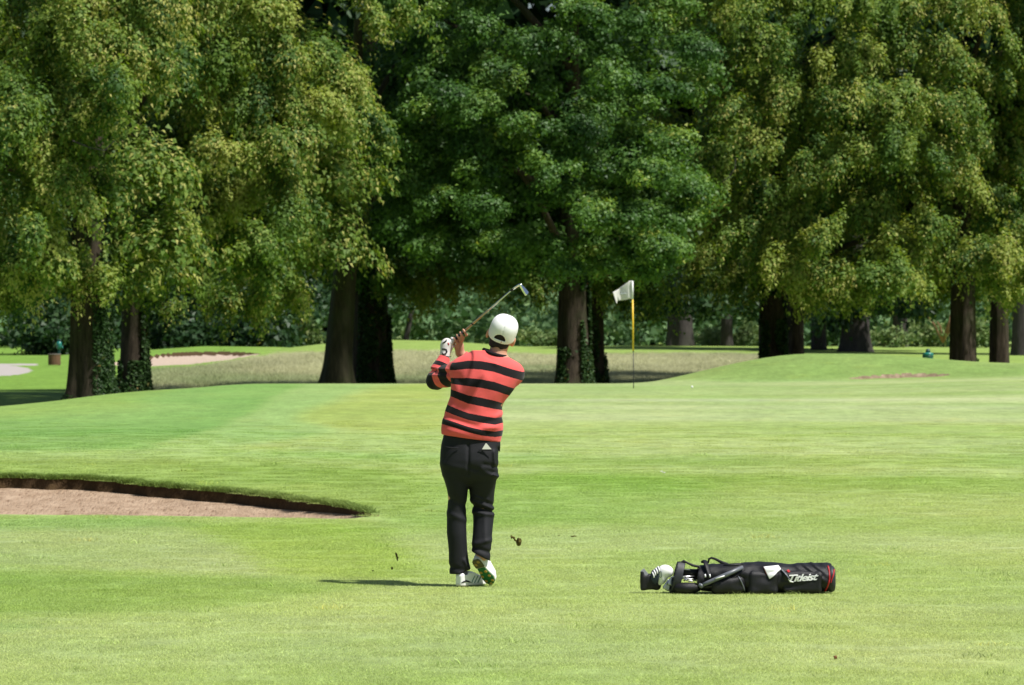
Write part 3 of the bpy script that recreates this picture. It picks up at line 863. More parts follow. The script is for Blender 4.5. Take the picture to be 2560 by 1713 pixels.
D_front = [(1640, 60, 86, 56), (1760, 50, 98, 56), (1880, 50, 98, 56), (2000, 40, 98, 56), (2120, 40, 96, 56), (2230, 60, 76, 56), (2275, 112, 48, 54), (1680, 140, 78, 54), (1800, 150, 98, 56), (1930, 150, 98, 56), (2060, 150, 98, 56), (2180, 160, 86, 56), (2262, 200, 48, 40), (1700, 230, 76, 46), (1700, 290, 66, 46), (1820, 250, 88, 56), (1950, 260, 98, 56), (2080, 260, 88, 56), (2190, 280, 72, 54), (2228, 350, 38, 44), (1660, 370, 88, 50), (1770, 360, 98, 50), (1860, 390, 76, 46), (1960, 370, 88, 54), (2080, 370, 86, 54), (2170, 400, 62, 50), (2215, 440, 32, 34), (1640, 460, 86, 54), (1740, 470, 86, 50), (1850, 470, 86, 50), (1960, 470, 86, 50), (2060, 480, 84, 50), (2125, 530, 50, 40), (1620, 540, 78, 40), (1710, 560, 62, 36), (1800, 540, 56, 42), (1900, 560, 76, 46), (2010, 570, 86, 46), (2085, 590, 52, 44), (1780, 635, 64, 38), (1920, 645, 76, 38), (2020, 650, 84, 40), (2095, 660, 40, 36), (1640, 610, 80, 32, 5), (1600, 660, 70, 22, 7), (1850, 685, 66, 22, 1), (1950, 695, 70, 18, 1), (1720, 670, 60, 20, 3)]
E_front = [(2180, 600, 54, 40), (2250, 610, 64, 44), (2320, 620, 66, 48), (2200, 655, 56, 34), (2270, 672, 66, 34), (2345, 676, 60, 34), (2410, 640, 80, 60), (2330, 520, 50, 46, 3), (2285, 480, 56, 46, 5), (2325, 380, 56, 56, 5), (2335, 270, 56, 56, 5), (2340, 60, 70, 62, 2), (2345, 165, 60, 56, 3), (2440, 100, 100, 70), (2440, 250, 100, 70), (2430, 400, 100, 70), (2430, 530, 90, 60)]

tree('lime_tree', 'ivy-footed lime tree at the far left, nearest trunk, with sunlit drooping yellow-green boughs', 207, 103, .46, .60, 'lime', A_front, (110, 0, 330), (3.6, 5.0), 11, M_bark, M_lime, 'lime trees along the fairway', yellow=.20, fill=46, ivy=[(0, 2.6, -1.35, .1, 4200), (2.0, 5.0, -.9, .2, 1500), (0, .5, -3.0, -1.4, 500)], bottom=3.2)
tree('lime_tree', 'broad lime tree with slimmer ivy-ringed trunk, second from left, beside the pale far bunker', 306, 112, .32, .5, 'lime', B_front, (580, 0, 330), (3.0, 5.5), 12, M_bark, M_lime, 'lime trees along the fairway', yellow=.15, fill=60, ivy=[(0, 1.0, -3.6, .6, 3000), (.6, 3.0, -.9, .3, 900)], bottom=3.2)
tree('oak_tree', 'smooth greenish trunk flaring to the left, in deep shade left of the golfer', 768, 118, .33, .75, 'oak', [(800, 560, 60, 40, 6), (740, 600, 60, 40, 6), (860, 500, 60, 50, 5), (760, 500, 60, 50, 7), (850, 640, 60, 30, 6)], (800, 2.5, 300), (3.4, 3.6), 13, M_bark_oak, M_oak, 'oak trees behind the green', fill=40, lean=(.55, 0), limbs=4, tintshift=-.15, topn=18, bottom=4.0)  # negative tint shift puts the hollow's shade into its leaf colour
tree('lime_tree', 'thick dark ivy-clad trunk hard against the smooth oak, left of the golfer', 848, 124, .50, .42, 'lime', C_low, (960, 2.0, 260), (2.6, 3.0), 14, M_bark, M_lime, 'lime trees along the fairway', fill=14, limbs=3, topn=0, ivy=[(0, 3.2, -2.2, .5, 7000), (0, 5, -1.0, .2, 3000)], bottom=3.6)
tree('oak_tree', 'big dark green oak right of the golfer, sunlit ivy climbing its pale trunk', 1312, 119, .41, .35, 'oak', C_front, (1260, 0, 400), (4.7, 6.0), 15, M_bark, M_oak, 'oak trees behind the green', dens=420, fill=60, ivy=[(0, 4.4, -1.1, .5, 6500), (0, 1.3, -2.6, -1.4, 1400)], bottom=3.4, limbs=7)
tree('lime_tree', 'slim leaning trunk just behind the sunlit ivy oak, left of the flagstick', 1368, 124, .20, .55, 'lime', [(1420, 655, 50, 26), (1350, 660, 40, 22)], (1400, 2, 200), (2.4, 2.4), 16, M_bark, M_lime, 'lime trees along the fairway', fill=10, limbs=2, topn=6, ivy=[(0, 2.4, -3.3, .3, 2600)], lean=(-.1, 0), bottom=4)
tree('lime_tree', 'huge lime tree on the mound with dark ivy trunk, right of the flagstick', 1767, 129, .40, .2, 'lime', D_front, (1950, -2.5, 420), (5.2, 6.6), 17, M_bark, M_lime, 'lime trees along the fairway', yellow=.14, fill=80, ivy=[(0, 3.6, -2.6, .1, 9000)], bottom=3.4, limbs=7)
tree('lime_tree', 'brown bare trunk touching the right side of the ivy trunk on the mound', 1817, 134, .30, .35, 'lime', [], (1830, 1, 200), (3.2, 3.0), 18, M_bark, M_lime, 'lime trees along the fairway', fill=24, limbs=2, topn=10, bottom=3.6)
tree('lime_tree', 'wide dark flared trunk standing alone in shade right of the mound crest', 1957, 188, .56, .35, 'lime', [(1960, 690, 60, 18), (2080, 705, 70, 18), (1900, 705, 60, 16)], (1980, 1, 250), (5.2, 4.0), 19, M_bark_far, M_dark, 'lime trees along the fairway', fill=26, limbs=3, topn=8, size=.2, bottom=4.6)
tree('lime_tree', 'lime tree at the right edge, its thick trunk nearest the green litter bin', 2204, 126, .35, .2, 'lime', E_front, (2330, 0, 260), (3.4, 4.6), 20, M_bark, M_lime, 'lime trees along the fairway', yellow=.08, fill=50, ivy=[(0, 1.0, -.8, .6, 700)], bottom=3.0)
tree('lime_tree', 'second dark trunk from the right edge of the view', 2288, 131, .27, .25, 'lime', [], (2330, 1, 200), (3.0, 3.0), 21, M_bark, M_lime, 'lime trees along the fairway', fill=24, limbs=2, topn=8, bottom=3.2)
tree('lime_tree', 'trunk cut off by the right edge of the view', 2340, 180, .40, .2, 'lime', [], (2400, 1, 200), (4.6, 3.4), 22, M_bark_far, M_dark, 'lime trees along the fairway', fill=20, limbs=2, topn=6, bottom=4.4, size=.18)
for (dx, Y, r, lab, sd) in ((1872, 192, .30, 'distant grey trunk between the ivy trunk and the wide dark trunk', 31), (1557, 205, .56, 'distant broad dark trunk on the ridge right of the flagstick', 32), (1664, 214, .27, 'distant slim dark trunk between two pale shrubs on the ridge', 33), (2060, 215, .35, 'distant dark crown behind the green litter bin', 36)):
    z0 = 640
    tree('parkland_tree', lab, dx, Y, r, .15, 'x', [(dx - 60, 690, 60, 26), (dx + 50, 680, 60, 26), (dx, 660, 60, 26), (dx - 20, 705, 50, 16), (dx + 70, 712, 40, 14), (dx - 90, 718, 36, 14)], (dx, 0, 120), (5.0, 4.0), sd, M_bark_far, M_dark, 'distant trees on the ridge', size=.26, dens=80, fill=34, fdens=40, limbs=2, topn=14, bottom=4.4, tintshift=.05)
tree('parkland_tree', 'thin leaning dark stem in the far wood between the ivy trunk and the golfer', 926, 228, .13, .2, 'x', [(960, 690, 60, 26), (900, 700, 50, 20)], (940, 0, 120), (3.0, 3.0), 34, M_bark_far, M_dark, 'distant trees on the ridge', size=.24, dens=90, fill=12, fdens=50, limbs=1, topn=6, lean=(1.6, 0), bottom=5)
tw = bpy.data.objects
for nm, pts, rr in (('lime_tree', [(165, 322), (205, 338), (240, 345), (262, 322)], .020), ('lime_tree.003', [(1640, 425), (1668, 405), (1682, 385), (1683, 362)], .018)):
    par = tw.get(nm)
    if par is not None:
        Yt = par.location.y - 6.4
        P = [np.array(D(a, b, Yt)) - np.array(par.location) for a, b in pts]
        obj('bare_twig', MB().tube(P, [rr, rr * .8, rr * .7, rr * .4], 6).mesh('bare_twig'), M_bark_far, par)
# background wood, one unbroken mass, and the lighter shrubs in front of it
rng = np.random.default_rng(77)
def wood(name, spots, mat, seed, size, dens, label, cat=None, kind='stuff', kindl='x'):
    r = np.random.default_rng(seed)
    V, T = bough_leaves(r, spots, kindl, size, dens)
    LEAFN[0] += len(V) // 3
    return obj(name, mesh_np(name, V, np.arange(len(V)).reshape(-1, 3), {'tint': T}, False), mat, None, label, cat, None, kind)
sp = []
for i in range(250):
    dx = rng.uniform(-350, 2700); Y = rng.uniform(248, 290)
    z = rng.uniform(.8, 9) if i % 3 else rng.uniform(.5, 3.0)
    X = (dx * KD - 1280) / FPX * Y
    sp.append((X, Y, z + .6, rng.uniform(1.6, 3.2), 2.0, rng.uniform(1.2, 2.0), rng.normal() * .14 + .08))
wood('distant_woodland', sp, M_far, 71, .52, 8.5, 'green wood closing the view beyond the ridge, haze painted into its leaves', 'woodland')
sp = []
for i in range(260):
    dx = rng.uniform(-500, 2850); Y = rng.uniform(296, 330)
    X = (dx * KD - 1280) / FPX * Y
    sp.append((X, Y, rng.uniform(2, 33), 5.0, 3.5, 3.4, -.1))
wood('distant_woodland', sp, M_dark, 72, 1.7, 2.2, 'tall dark wood far behind the trees', 'woodland')
sp = []
for i in range(40):                   # hedge beyond the path on the left, shade painted into its leaves
    dx = rng.uniform(-250, 700); Y = rng.uniform(216, 232)
    X = (dx * KD - 1280) / FPX * Y
    sp.append((X, Y, rng.uniform(.6, 6.5), rng.uniform(1.4, 2.4), 1.8, rng.uniform(1.0, 1.8), rng.normal() * .1 - .1))
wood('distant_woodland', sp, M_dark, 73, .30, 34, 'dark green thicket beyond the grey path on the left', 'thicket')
SHR = [(1625, 762, 42, 24, 222, 'pale yellow-green shrub left of the slim distant trunk'), (1712, 760, 36, 34, 222, 'taller pale shrub right of the slim distant trunk'), (2045, 775, 45, 24, 200, 'bright green bush under the branches beside the wide dark trunk'), (2110, 760, 46, 40, 222, 'grey-green bush with a dead brown branch behind the litter bin'), (2245, 760, 20, 40, 200, 'narrow bush between the two right-hand trunks'), (690, 745, 50, 36, 228, 'sunlit bush left of the smooth oak trunk'), (1260, 770, 60, 22, 232, 'low bush right of the golfer\'s cap under the trees')]
for i, (dx, dy, rx, ry, Y, lab) in enumerate(SHR):
    x, y, z = D(dx, dy, Y); k = KD / FPX * Y
    zg = float(zt(np.array([x]), np.array([y]))[0])
    root = empty('shrub', (x, y, zg), lab, 'shrub', 'shrubs along the wood edge')
    r = np.random.default_rng(90 + i); b = []
    for j in range(9):
        b.append((x + r.normal() * rx * k * .5, y + r.normal() * .5, zg + abs(r.normal()) * ry * k * .5 + ry * k * .5, rx * k * .5, rx * k * .5, ry * k * .5, .12))
    V, T = bough_leaves(r, b, 'x', .2, 75)
    V = V - np.array(root.location)
    obj('foliage', mesh_np('foliage', V, np.arange(len(V)).reshape(-1, 3), {'tint': T}, False), M_hedge, root)
    if i == 3:
        dd = MB()
        for q in range(9):
            a = r.random() * 6.28
            dd.tube([(1.0, -.6, .3), (1.0 + math.cos(a) * .5, -1.0, 1.0 + .3 * r.random()), (1.0 + math.cos(a) * 1.0, -1.1, 1.3 + 1.0 * r.random())], [.05, .04, .02], 5)
        obj('dead_branch', dd.mesh('dead_branch'), mat_plain('dead_wood', (.30, .17, .11), .9, .1), root)
SC['leaf_count'] = LEAFN[0]
# ------------------------------------------------------------------ grass blades (stuff)
def mat_blade(name, wild=False):
    m, nt, b = newmat(name)
    at = N(nt, 'ShaderNodeAttribute', attribute_name='col', attribute_type='INSTANCER')
    tn = N(nt, 'ShaderNodeAttribute', attribute_name='tint')
    mr = N(nt, 'ShaderNodeMapRange'); mr.inputs[3].default_value = .58; mr.inputs[4].default_value = 1.42
    nt.links.new(tn.outputs['Fac'], mr.inputs[0])
    mx = N(nt, 'ShaderNodeVectorMath', operation='SCALE')
    nt.links.new(at.outputs['Color'], mx.inputs[0]); nt.links.new(mr.outputs[0], mx.inputs['Scale'])
    nt.links.new(mx.outputs[0], b.inputs['Base Color'])
    b.inputs['Roughness'].default_value = .6; b.inputs['Specular IOR Level'].default_value = .25
    tr = N(nt, 'ShaderNodeBsdfTranslucent'); nt.links.new(mx.outputs[0], tr.inputs['Color'])
    ms = N(nt, 'ShaderNodeMixShader'); ms.inputs[0].default_value = .4
    nt.links.new(b.outputs[0], ms.inputs[1]); nt.links.new(tr.outputs[0], ms.inputs[2])
    nt.links.new(ms.outputs[0], nt.nodes['Material Output'].inputs['Surface'])
    return m
M_blade = mat_blade('grass_blade')

def blade_patch(name, n, half, h0, h1, w, lean, seed, mat):
    r = np.random.default_rng(seed)
    ra = half * np.sqrt(r.random(n)) * (.55 + .45 * r.random(n)); aa = r.uniform(0, 6.283, n)
    p = np.stack([ra * np.cos(aa), ra * np.sin(aa), np.full(n, -.004)], 1)
    h = r.uniform(h0, h1, n)[:, None]
    a = r.uniform(0, 6.28, n); s = np.stack([np.cos(a), np.sin(a), 0 * a], 1) * (w * (.7 + .6 * r.random(n)))[:, None]
    ln = np.concatenate([r.normal(size=(n, 2)) * lean, np.ones((n, 1))], 1)
    mid = p + ln * h * .55; tip = p + (ln * [1.7, 1.7, 1]) * h
    V = np.stack([p - s, p + s, mid + s * .7, tip, mid - s * .7], 1).reshape(-1, 3)
    F = np.arange(n)[:, None] * 5 + np.array([[0, 1, 2, 4]])
    T = np.arange(n)[:, None] * 5 + np.array([[4, 2, 3]])
    me = mesh_np(name, V, [F, T], {'tint': np.repeat(r.random(n), 5)}, False)
    me.materials.append(mat)
    return bpy.data.objects.new(name, me)

def scatter(name, label, cat, P, col, rotz, scl, protos, seed):
    pc = bpy.data.collections.new(name + '_tufts')      # sources of the instances, not linked to the scene
    for o in protos: pc.objects.link(o)
    me = bpy.data.meshes.new(name)
    me.vertices.add(len(P)); me.vertices.foreach_set('co', np.asarray(P, np.float32).ravel())
    me.attributes.new('col', 'FLOAT_COLOR', 'POINT').data.foreach_set('color', np.asarray(col, np.float32).ravel())
    rv = np.zeros((len(P), 3), np.float32); rv[:, 2] = rotz
    me.attributes.new('rot', 'FLOAT_VECTOR', 'POINT').data.foreach_set('vector', rv.ravel())
    me.attributes.new('scl', 'FLOAT', 'POINT').data.foreach_set('value', np.asarray(scl, np.float32))
    o = obj(name, me, None, None, label, cat, None, 'stuff')
    ng = bpy.data.node_groups.new(name, 'GeometryNodeTree')
    ng.interface.new_socket('Geometry', in_out='INPUT', socket_type='NodeSocketGeometry')
    ng.interface.new_socket('Geometry', in_out='OUTPUT', socket_type='NodeSocketGeometry')
    gi = ng.nodes.new('NodeGroupInput'); go = ng.nodes.new('NodeGroupOutput')
    m2p = ng.nodes.new('GeometryNodeMeshToPoints')
    ci = ng.nodes.new('GeometryNodeCollectionInfo'); ci.inputs[0].default_value = pc
    ci.inputs['Separate Children'].default_value = True; ci.inputs['Reset Children'].default_value = True
    io = ng.nodes.new('GeometryNodeInstanceOnPoints')
    io.inputs['Pick Instance'].default_value = True
    rot = ng.nodes.new('GeometryNodeInputNamedAttribute'); rot.data_type = 'FLOAT_VECTOR'; rot.inputs[0].default_value = 'rot'
    sc = ng.nodes.new('GeometryNodeInputNamedAttribute'); sc.data_type = 'FLOAT'; sc.inputs[0].default_value = 'scl'
    L = ng.links.new
    L(gi.outputs[0], m2p.inputs[0]); L(m2p.outputs[0], io.inputs['Points']); L(ci.outputs[0], io.inputs['Instance'])
    L(rot.outputs['Attribute'], io.inputs['Rotation']); L(sc.outputs['Attribute'], io.inputs['Scale'])
    L(io.outputs[0], go.inputs[0])
    md = o.modifiers.new('tufts', 'NODES'); md.node_group = ng
    return o

rng = np.random.default_rng(5)
# short mown turf near the camera
gxs, gys = [], []
y = 18.5
while y < 62:
    stp = .24
    x = np.arange(-(.124 * y + .6), .124 * y + .6, stp)
    gxs.append(x + rng.uniform(-.16, .16, len(x))); gys.append(np.full(len(x), y) + rng.uniform(-.16, .16, len(x)))
    y += stp
px_, py_ = np.concatenate(gxs), np.concatenate(gys)
tb, ib, ynb, yfb = bunk(px_, py_)
ok = ~((py_ > ynb - .12) & (py_ < yfb + .10))
ok &= rng.random(len(px_)) > sstep(38, 62, py_)
px_, py_ = px_[ok], py_[ok]
pz_ = zt(px_, py_)
c_ = lin(turf_rgb(px_, py_, pz_)) / KLIGHT
lush = np.clip(1.35 - c_[:, 0] * 5.0, .75, 1.35)            # greener turf stands a little longer
c_ = c_ * np.array([1.86, 1.72, 1.70]) * (1 + .05 * rng.normal(size=(len(c_), 1)))
scatter('fairway_grass', 'short mown fairway grass around the golfer', 'grass', np.stack([px_, py_, pz_], 1), np.concatenate([np.clip(c_, 0, 1), np.ones((len(c_), 1))], 1), rng.uniform(0, 6.28, len(c_)), lush * rng.uniform(.85, 1.15, len(c_)),
        [blade_patch('turf_tuft', 620, .36, .008, .020, .0016, .45, 100 + i, M_blade) for i in range(4)], 1)
# longer tufts in the semi-rough
m = rng.random(len(px_)) < np.clip((lush - .92) * 2.2, .04, .75)
ns = int(m.sum())
xs = px_[m] + rng.uniform(-.12, .12, ns); ys = py_[m] + rng.uniform(-.12, .12, ns)
cs_ = np.clip(c_[m] * rng.uniform(.7, 1.15, (ns, 1)) * np.where(rng.random((ns, 1)) < .12, np.array([1.25, 1.05, .8]), np.array([.92, 1.0, .85])), 0, 1)
scatter('semi_rough_grass', 'slightly longer grass tufts round the bunker', 'grass', np.stack([xs, ys, zt(xs, ys)], 1), np.concatenate([cs_, np.ones((ns, 1))], 1), rng.uniform(0, 6.28, ns), rng.uniform(.7, 1.3, ns),
        [blade_patch('long_tuft', 34, .13, .018, .042, .0019, .55, 160 + i, M_blade) for i in range(4)], 4)
# ragged fringe along the bunker lip
xl = rng.uniform(-9.2, -1.25, 900); yl = np.interp(xl, _lipX, _lipY) + rng.uniform(.0, .10, 900)
zl = zt(xl, yl + .02)
cl = lin(turf_rgb(xl, yl, zl)) / KLIGHT * np.array([.8, .85, .62])
scatter('bunker_fringe_grass', 'longer grass hanging over the bunker lip', 'grass', np.stack([xl, yl, zl], 1), np.concatenate([cl, np.ones((900, 1))], 1), rng.uniform(0, 6.28, 900), rng.uniform(.7, 1.3, 900),
        [blade_patch('fringe_tuft', 60, .07, .02, .06, .003, .6, 120 + i, M_blade) for i in range(3)], 2)
# long seeding rough beyond the green
n = 5200
xr = rng.uniform(-16, 16, n); yr = rng.uniform(122, 178, n)
rm = rough_mask(xr, yr); ok = rm > rng.random(n) * .9 + .08
ok &= far_bunk(xr, yr) < -.5
xr, yr = xr[ok], yr[ok]; zr = zt(xr, yr)
v = fbm(np.stack([xr * .16, yr * .09, xr * 0], 1) + 9, 3)[:, None]
cr = np.array([.47, .47, .275]) * (1 + v * .75) + np.clip(-v, 0, 1) * np.array([-.20, .05, -.12]) + rng.normal(size=(len(xr), 1)) * .02
scatter('rough_grass', 'long tan seeding rough beyond the green', 'grass', np.stack([xr, yr, zr], 1), np.concatenate([np.clip(cr, .02, 1), np.ones((len(xr), 1))], 1), rng.uniform(0, 6.28, len(xr)), rng.uniform(.7, 1.2, len(xr)),
        [blade_patch('rough_tuft', 240, .60, .08, .24, .006, .45, 140 + i, M_blade) for i in range(4)], 3)
# ------------------------------------------------------------------ flagstick, ball, bins, ball washer
M_white = mat_plain('white_paint', (.78, .78, .76), .5, .4, var=.04)
M_yel = mat_plain('yellow_pole', (.80, .52, .03), .4, .5, var=.06)
M_blk = mat_plain('black_pole', (.015, .018, .016), .5, .4)
def S(sx, sy, Y): return np.array([(sx - 1280.0) / FPX * Y, Y, CAMZ + (HOR - sy) / FPX * Y])
YP = 87.0
b0 = S(1584, 972, YP); zg = float(zt(b0[:1], b0[1:2])[0]); b0[2] = zg
root = empty('golf_flag', b0, 'white golf flag on a yellow and black flagstick standing in the green', 'golf flag')
def fp(sx, sy, dy=0.0): return S(sx, sy, YP) + np.array([0, dy, 0]) - b0
obj('pole_lower', MB().tube([(0, 0, -.1), (0, 0, .05), fp(1583, 877)], .0085, 10).mesh('pole_lower'), M_blk, root)
obj('pole_upper', MB().tube([fp(1583, 877), fp(1581.6, 748)], .0165, 10).mesh('pole_upper'), M_yel, root)
obj('pole_sleeve', MB().tube([fp(1581.6, 749), fp(1581.2, 703)], .0175, 10).mesh('pole_sleeve'), M_white, root)
obj('ferrule', MB().lathe([(.0, .0), (.014, .0), (.014, .03), (.0, .03)], fp(1583, 879), 12).mesh('ferrule'), M_blk, root)
m, nt, b = newmat('flag_cloth')
b.inputs['Base Color'].default_value = (.70, .69, .66, 1); b.inputs['Roughness'].default_value = .85
tr = N(nt, 'ShaderNodeBsdfTranslucent'); tr.inputs['Color'].default_value = (.8, .8, .76, 1)
ms = N(nt, 'ShaderNodeMixShader'); ms.inputs[0].default_value = .35
nt.links.new(b.outputs[0], ms.inputs[1]); nt.links.new(tr.outputs[0], ms.inputs[2]); nt.links.new(ms.outputs[0], nt.nodes['Material Output'].inputs['Surface'])
M_flag = m
# cloth: grid from hoist to fold, then the fly turned back towards the fold
top = np.array([fp(1581.5, 702.5), fp(1573.5, 702, .02), fp(1552, 717, .06), fp(1546, 724, .05), fp(1532, 730, -.10)])
bot = np.array([fp(1581.5, 748.5), fp(1570, 748, .02), fp(1552, 751, .06), fp(1544, 753, .05), fp(1542, 760, -.12)])
tt = np.linspace(0, 4, 33); V = []
for j in range(13):
    v = j / 12
    for t in tt:
        i = min(3, int(t)); f = t - i; f = f * f * (3 - 2 * f) if i < 3 else f
        a = top[i] * (1 - f) + top[i + 1] * f; c = bot[i] * (1 - f) + bot[i + 1] * f
        p = a * (1 - v) + c * v
        p = p + np.array([0, .012 * math.sin(t * 3.1 + v * 2.0) * min(1, t), .006 * math.sin(t * 2.3 + 1)])
        V.append(p)
F = [(j * 33 + i, j * 33 + i + 1, (j + 1) * 33 + i + 1, (j + 1) * 33 + i) for j in range(12) for i in range(32)]
fl = obj('flag_cloth', mesh_np('flag_cloth', np.array(V), np.array(F)), M_flag, root)
sm = fl.modifiers.new('thick', 'SOLIDIFY'); sm.thickness = .003
M_grey = mat_plain('flag_print', (.32, .36, .35), .8, .2)
em = MB()
for pts in ([(1549, 735), (1553.5, 727), (1556, 731)], [(1553.5, 728), (1556, 725), (1560, 733)]):
    em.tube([fp(x, y, -.004) for x, y in pts], .006, 6)
for x0, x1, yy in ((1549, 1567, 736.2), (1551, 1563, 733.6)):
    em.tube([fp(x, yy - (x - x0) * .09, -.004) for x in np.linspace(x0, x1, 6)], .008, 6)
for x in (1551, 1554, 1557.5, 1561, 1564.5):
    em.tube([fp(x, 734.8 - (x - 1549) * .1, -.006), fp(x + .6, 737 - (x - 1549) * .1, -.006)], .006, 5)
obj('printed_emblem', em.mesh('printed_emblem'), M_grey, fl)

def sphere(c, r, n=14):
    pr = [(r * math.sin(a), -r * math.cos(a)) for a in np.linspace(0.001, math.pi - .001, n)]
    return MB().lathe(pr, c, n + 4)
M_ball = mat_plain('golf_ball', (.82, .82, .82), .35, .5, var=.02, bump=.5, bscale=400)
q = S(1730, 971, 87.5); q[2] = float(zt(q[:1], q[1:2])[0])
obj('golf_ball', sphere((0, 0, .0213), .0235).mesh('golf_ball'), M_ball, None, 'white golf ball lying on the green right of the flagstick', 'golf ball', loc=q)

M_teal = mat_plain('teal_paint', (.012, .16, .13), .35, .5, var=.15)
M_teal_d = mat_plain('dark_teal_paint', (.006, .05, .045), .4, .5, var=.15)
# litter bin on the right, behind the mound
q = S(2320, 902, 117.0); zb = float(zt(q[:1], q[1:2])[0]); q[2] = zb
hb = S(2320, 873, 117.0)[2] - zb
root = empty('litter_bin', q, 'green litter bin with dark cap behind the mound on the right', 'litter bin')
obj('body', MB().lathe([(.0, 0), (.125, 0), (.13, .05), (.14, hb * .72), (.148, hb * .75), (.148, hb * .82), (.07, hb * .86), (0, hb * .865)], n=24).mesh('body'), M_teal, root)
lid = obj('lid', MB().lathe([(.05, hb * .85), (.065, hb * .88), (.05, hb * 1.0), (.0, hb * 1.02)], n=20).mesh('lid'), M_teal_d, root)
obj('liner_edge', MB().lathe([(.143, hb * .66), (.150, hb * .67), (.150, hb * .70), (.143, hb * .71)], n=24).mesh('liner_edge'), M_teal_d, root)
obj('post', MB().tube([(-.12, -.05, -.05), (-.12, -.05, hb * .74)], .03, 8).mesh('post'), M_teal_d, root)
# ball washer with slatted basket at the left
YW = 158.0
q = S(148, 903, YW); zb = float(zt(q[:1], q[1:2])[0]); q[2] = zb
k = YW / FPX
root = empty('ball_washer', q, 'teal ball washer on a post behind the brown slatted basket at far left', 'ball washer')
obj('post', MB().tube([(0, 0, -.1), (0, 0, 30 * k)], .045, 10).mesh('post'), M_teal, root)
hd = MB().lathe([(.0, 40 * k), (.06, 40 * k), (.09, 43 * k), (.10, 52 * k), (.085, 58 * k), (.03, 60 * k), (0, 60 * k)], (0, -.01, 0), 18)
obj('washer_body', hd.mesh('washer_body'), M_teal, root)
obj('bracket', MB().box((.0, .0, 35 * k), (.05, .05, 5.5 * k)).mesh('bracket', False), M_teal_d, root)
obj('handle', MB().tube([(-.06, -.01, 60.5 * k), (-.05, -.01, 63 * k), (0, -.01, 63.6 * k), (.05, -.01, 63 * k), (.06, -.01, 60.5 * k)], .018, 8).mesh('handle'), M_teal_d, root)
obj('spout', MB().tube([(.06, -.05, 47 * k), (.12, -.06, 46 * k), (.13, -.06, 41 * k)], .028, 8).mesh('spout'), M_teal, root)
q = S(136, 905, YW - 1.0); zb = float(zt(q[:1], q[1:2])[0]); q[2] = zb
root = empty('slatted_basket', q, 'brown wooden slatted basket standing on the grass left of the ball washer', 'basket')
M_wood = mat_plain('basket_wood', (.15, .085, .05), .8, .2, var=.35, vscale=12)
R_, Hh = 14.5 * k, 27 * k
slat = MB().box((0, 0, Hh / 2 + .03), (.034, .012, Hh / 2)).mesh('slat', False)
slat.materials.append(M_wood)
for i in range(18):
    a = i / 18 * 6.283
    obj('slat', slat, None, root, loc=(R_ * math.cos(a), R_ * math.sin(a), 0), rot=(0, 0, a + math.pi / 2))
obj('rim', MB().lathe([(R_ - .02, Hh), (R_ + .02, Hh), (R_ + .02, Hh + .04), (R_ - .02, Hh + .04), (R_ - .02, Hh)], n=24).mesh('rim'), mat_plain('basket_rim', (.16, .14, .12), .7, .3), root)
obj('liner', MB().lathe([(0, .04), (R_ * .9, .04), (R_ * .9, Hh - .02), (R_ * .84, Hh - .02), (R_ * .84, .08), (0, .08)], n=20).mesh('liner'), mat_plain('bin_liner', (.03, .03, .03), .6, .3), root)

# small bits lying on the grass
M_leafbit = mat_plain('dead_leaf', (.16, .07, .03), .8, .2, var=.4)
M_pale = mat_plain('pale_litter', (.75, .74, .72), .7, .2)
M_div = mat_plain('divot_soil', (.10, .055, .02), .95, .1, var=.6, vscale=60, var2=(.13, .12, .03))
def clod(name, label, cat, c, r, seed, mat, stretch=(1, 1, 1), tilt=(0, 0, 0), h=.004):
    nzs = VNoise(seed)
    R = np.array(Euler(tilt).to_matrix())
    def f(P):
        return ell(P, (0, 0, 0), np.array(stretch) * r, R) + (nzs(P / (r * .55) + 9) - .5) * r * .95
    mx = r * max(stretch) * 1.5
    V, Q = sdf_mesh(f, (-mx,) * 3, (mx,) * 3, max(h, mx / 16), 1)
    return obj(name, mesh_np(name, V, Q), mat, None, label, cat, loc=c)
c = S(2089, 1650, 22.35); c[2] = float(zt(c[:1], c[1:2])[0]) + .012
clod('soil_clod', 'small reddish brown clod lying on the near grass at lower right', 'clod', c, .011, 3, M_leafbit, (1, 1, .8), h=.0018)
for i, (dx, dy) in enumerate(((1513, 1067), (1519, 1071))):
    Y = 46.6 - i * .2
    c = np.array(D(dx, dy, Y)); c[2] = float(zt(c[:1], c[1:2])[0]) + .012
    clod('paper_scrap', ('tiny white scrap on the fairway beyond the bag, the farther one', 'tiny white scrap on the fairway beyond the bag, the nearer one')[i], 'scrap', c, .009, 20 + i, M_pale, (1.7, 1, .5), h=.002)
# turf thrown up by the stroke
def air(dx, dy, Y=29.3): return np.array(D(dx, dy, Y))
clod('turf_divot', 'lump of brown turf flying right of the golfer\'s legs', 'divot', air(1187, 1240), .021, 41, M_div, (.8, .8, 1.1), (0, .3, 0), h=.002)
clod('turf_divot', 'thin curved strip of turf flying at the left of the larger lump', 'divot', air(1177, 1233), .020, 42, M_div, (1.5, .5, .42), (0, .75, 0), h=.002)
clod('turf_divot', 'pointed sliver of turf flying left of the golfer\'s legs', 'divot', air(908, 1276), .019, 43, M_div, (.42, .5, 1.6), (0, -.12, 0), h=.002)
clod('turf_divot', 'small crumb of turf below the pointed sliver', 'divot', air(897, 1301), .008, 44, M_div, (.8, .8, 1.3), h=.0015)
clod('turf_divot', 'tiny crumb of turf farthest left of the golfer', 'divot', air(853, 1306), .005, 45, M_div, (1.3, .8, .8), h=.001)
clod('turf_divot', 'flat flake of turf flying beyond the golfer on the right', 'divot', air(1311, 1227), .011, 46, M_div, (1.9, .8, .32), h=.0015)
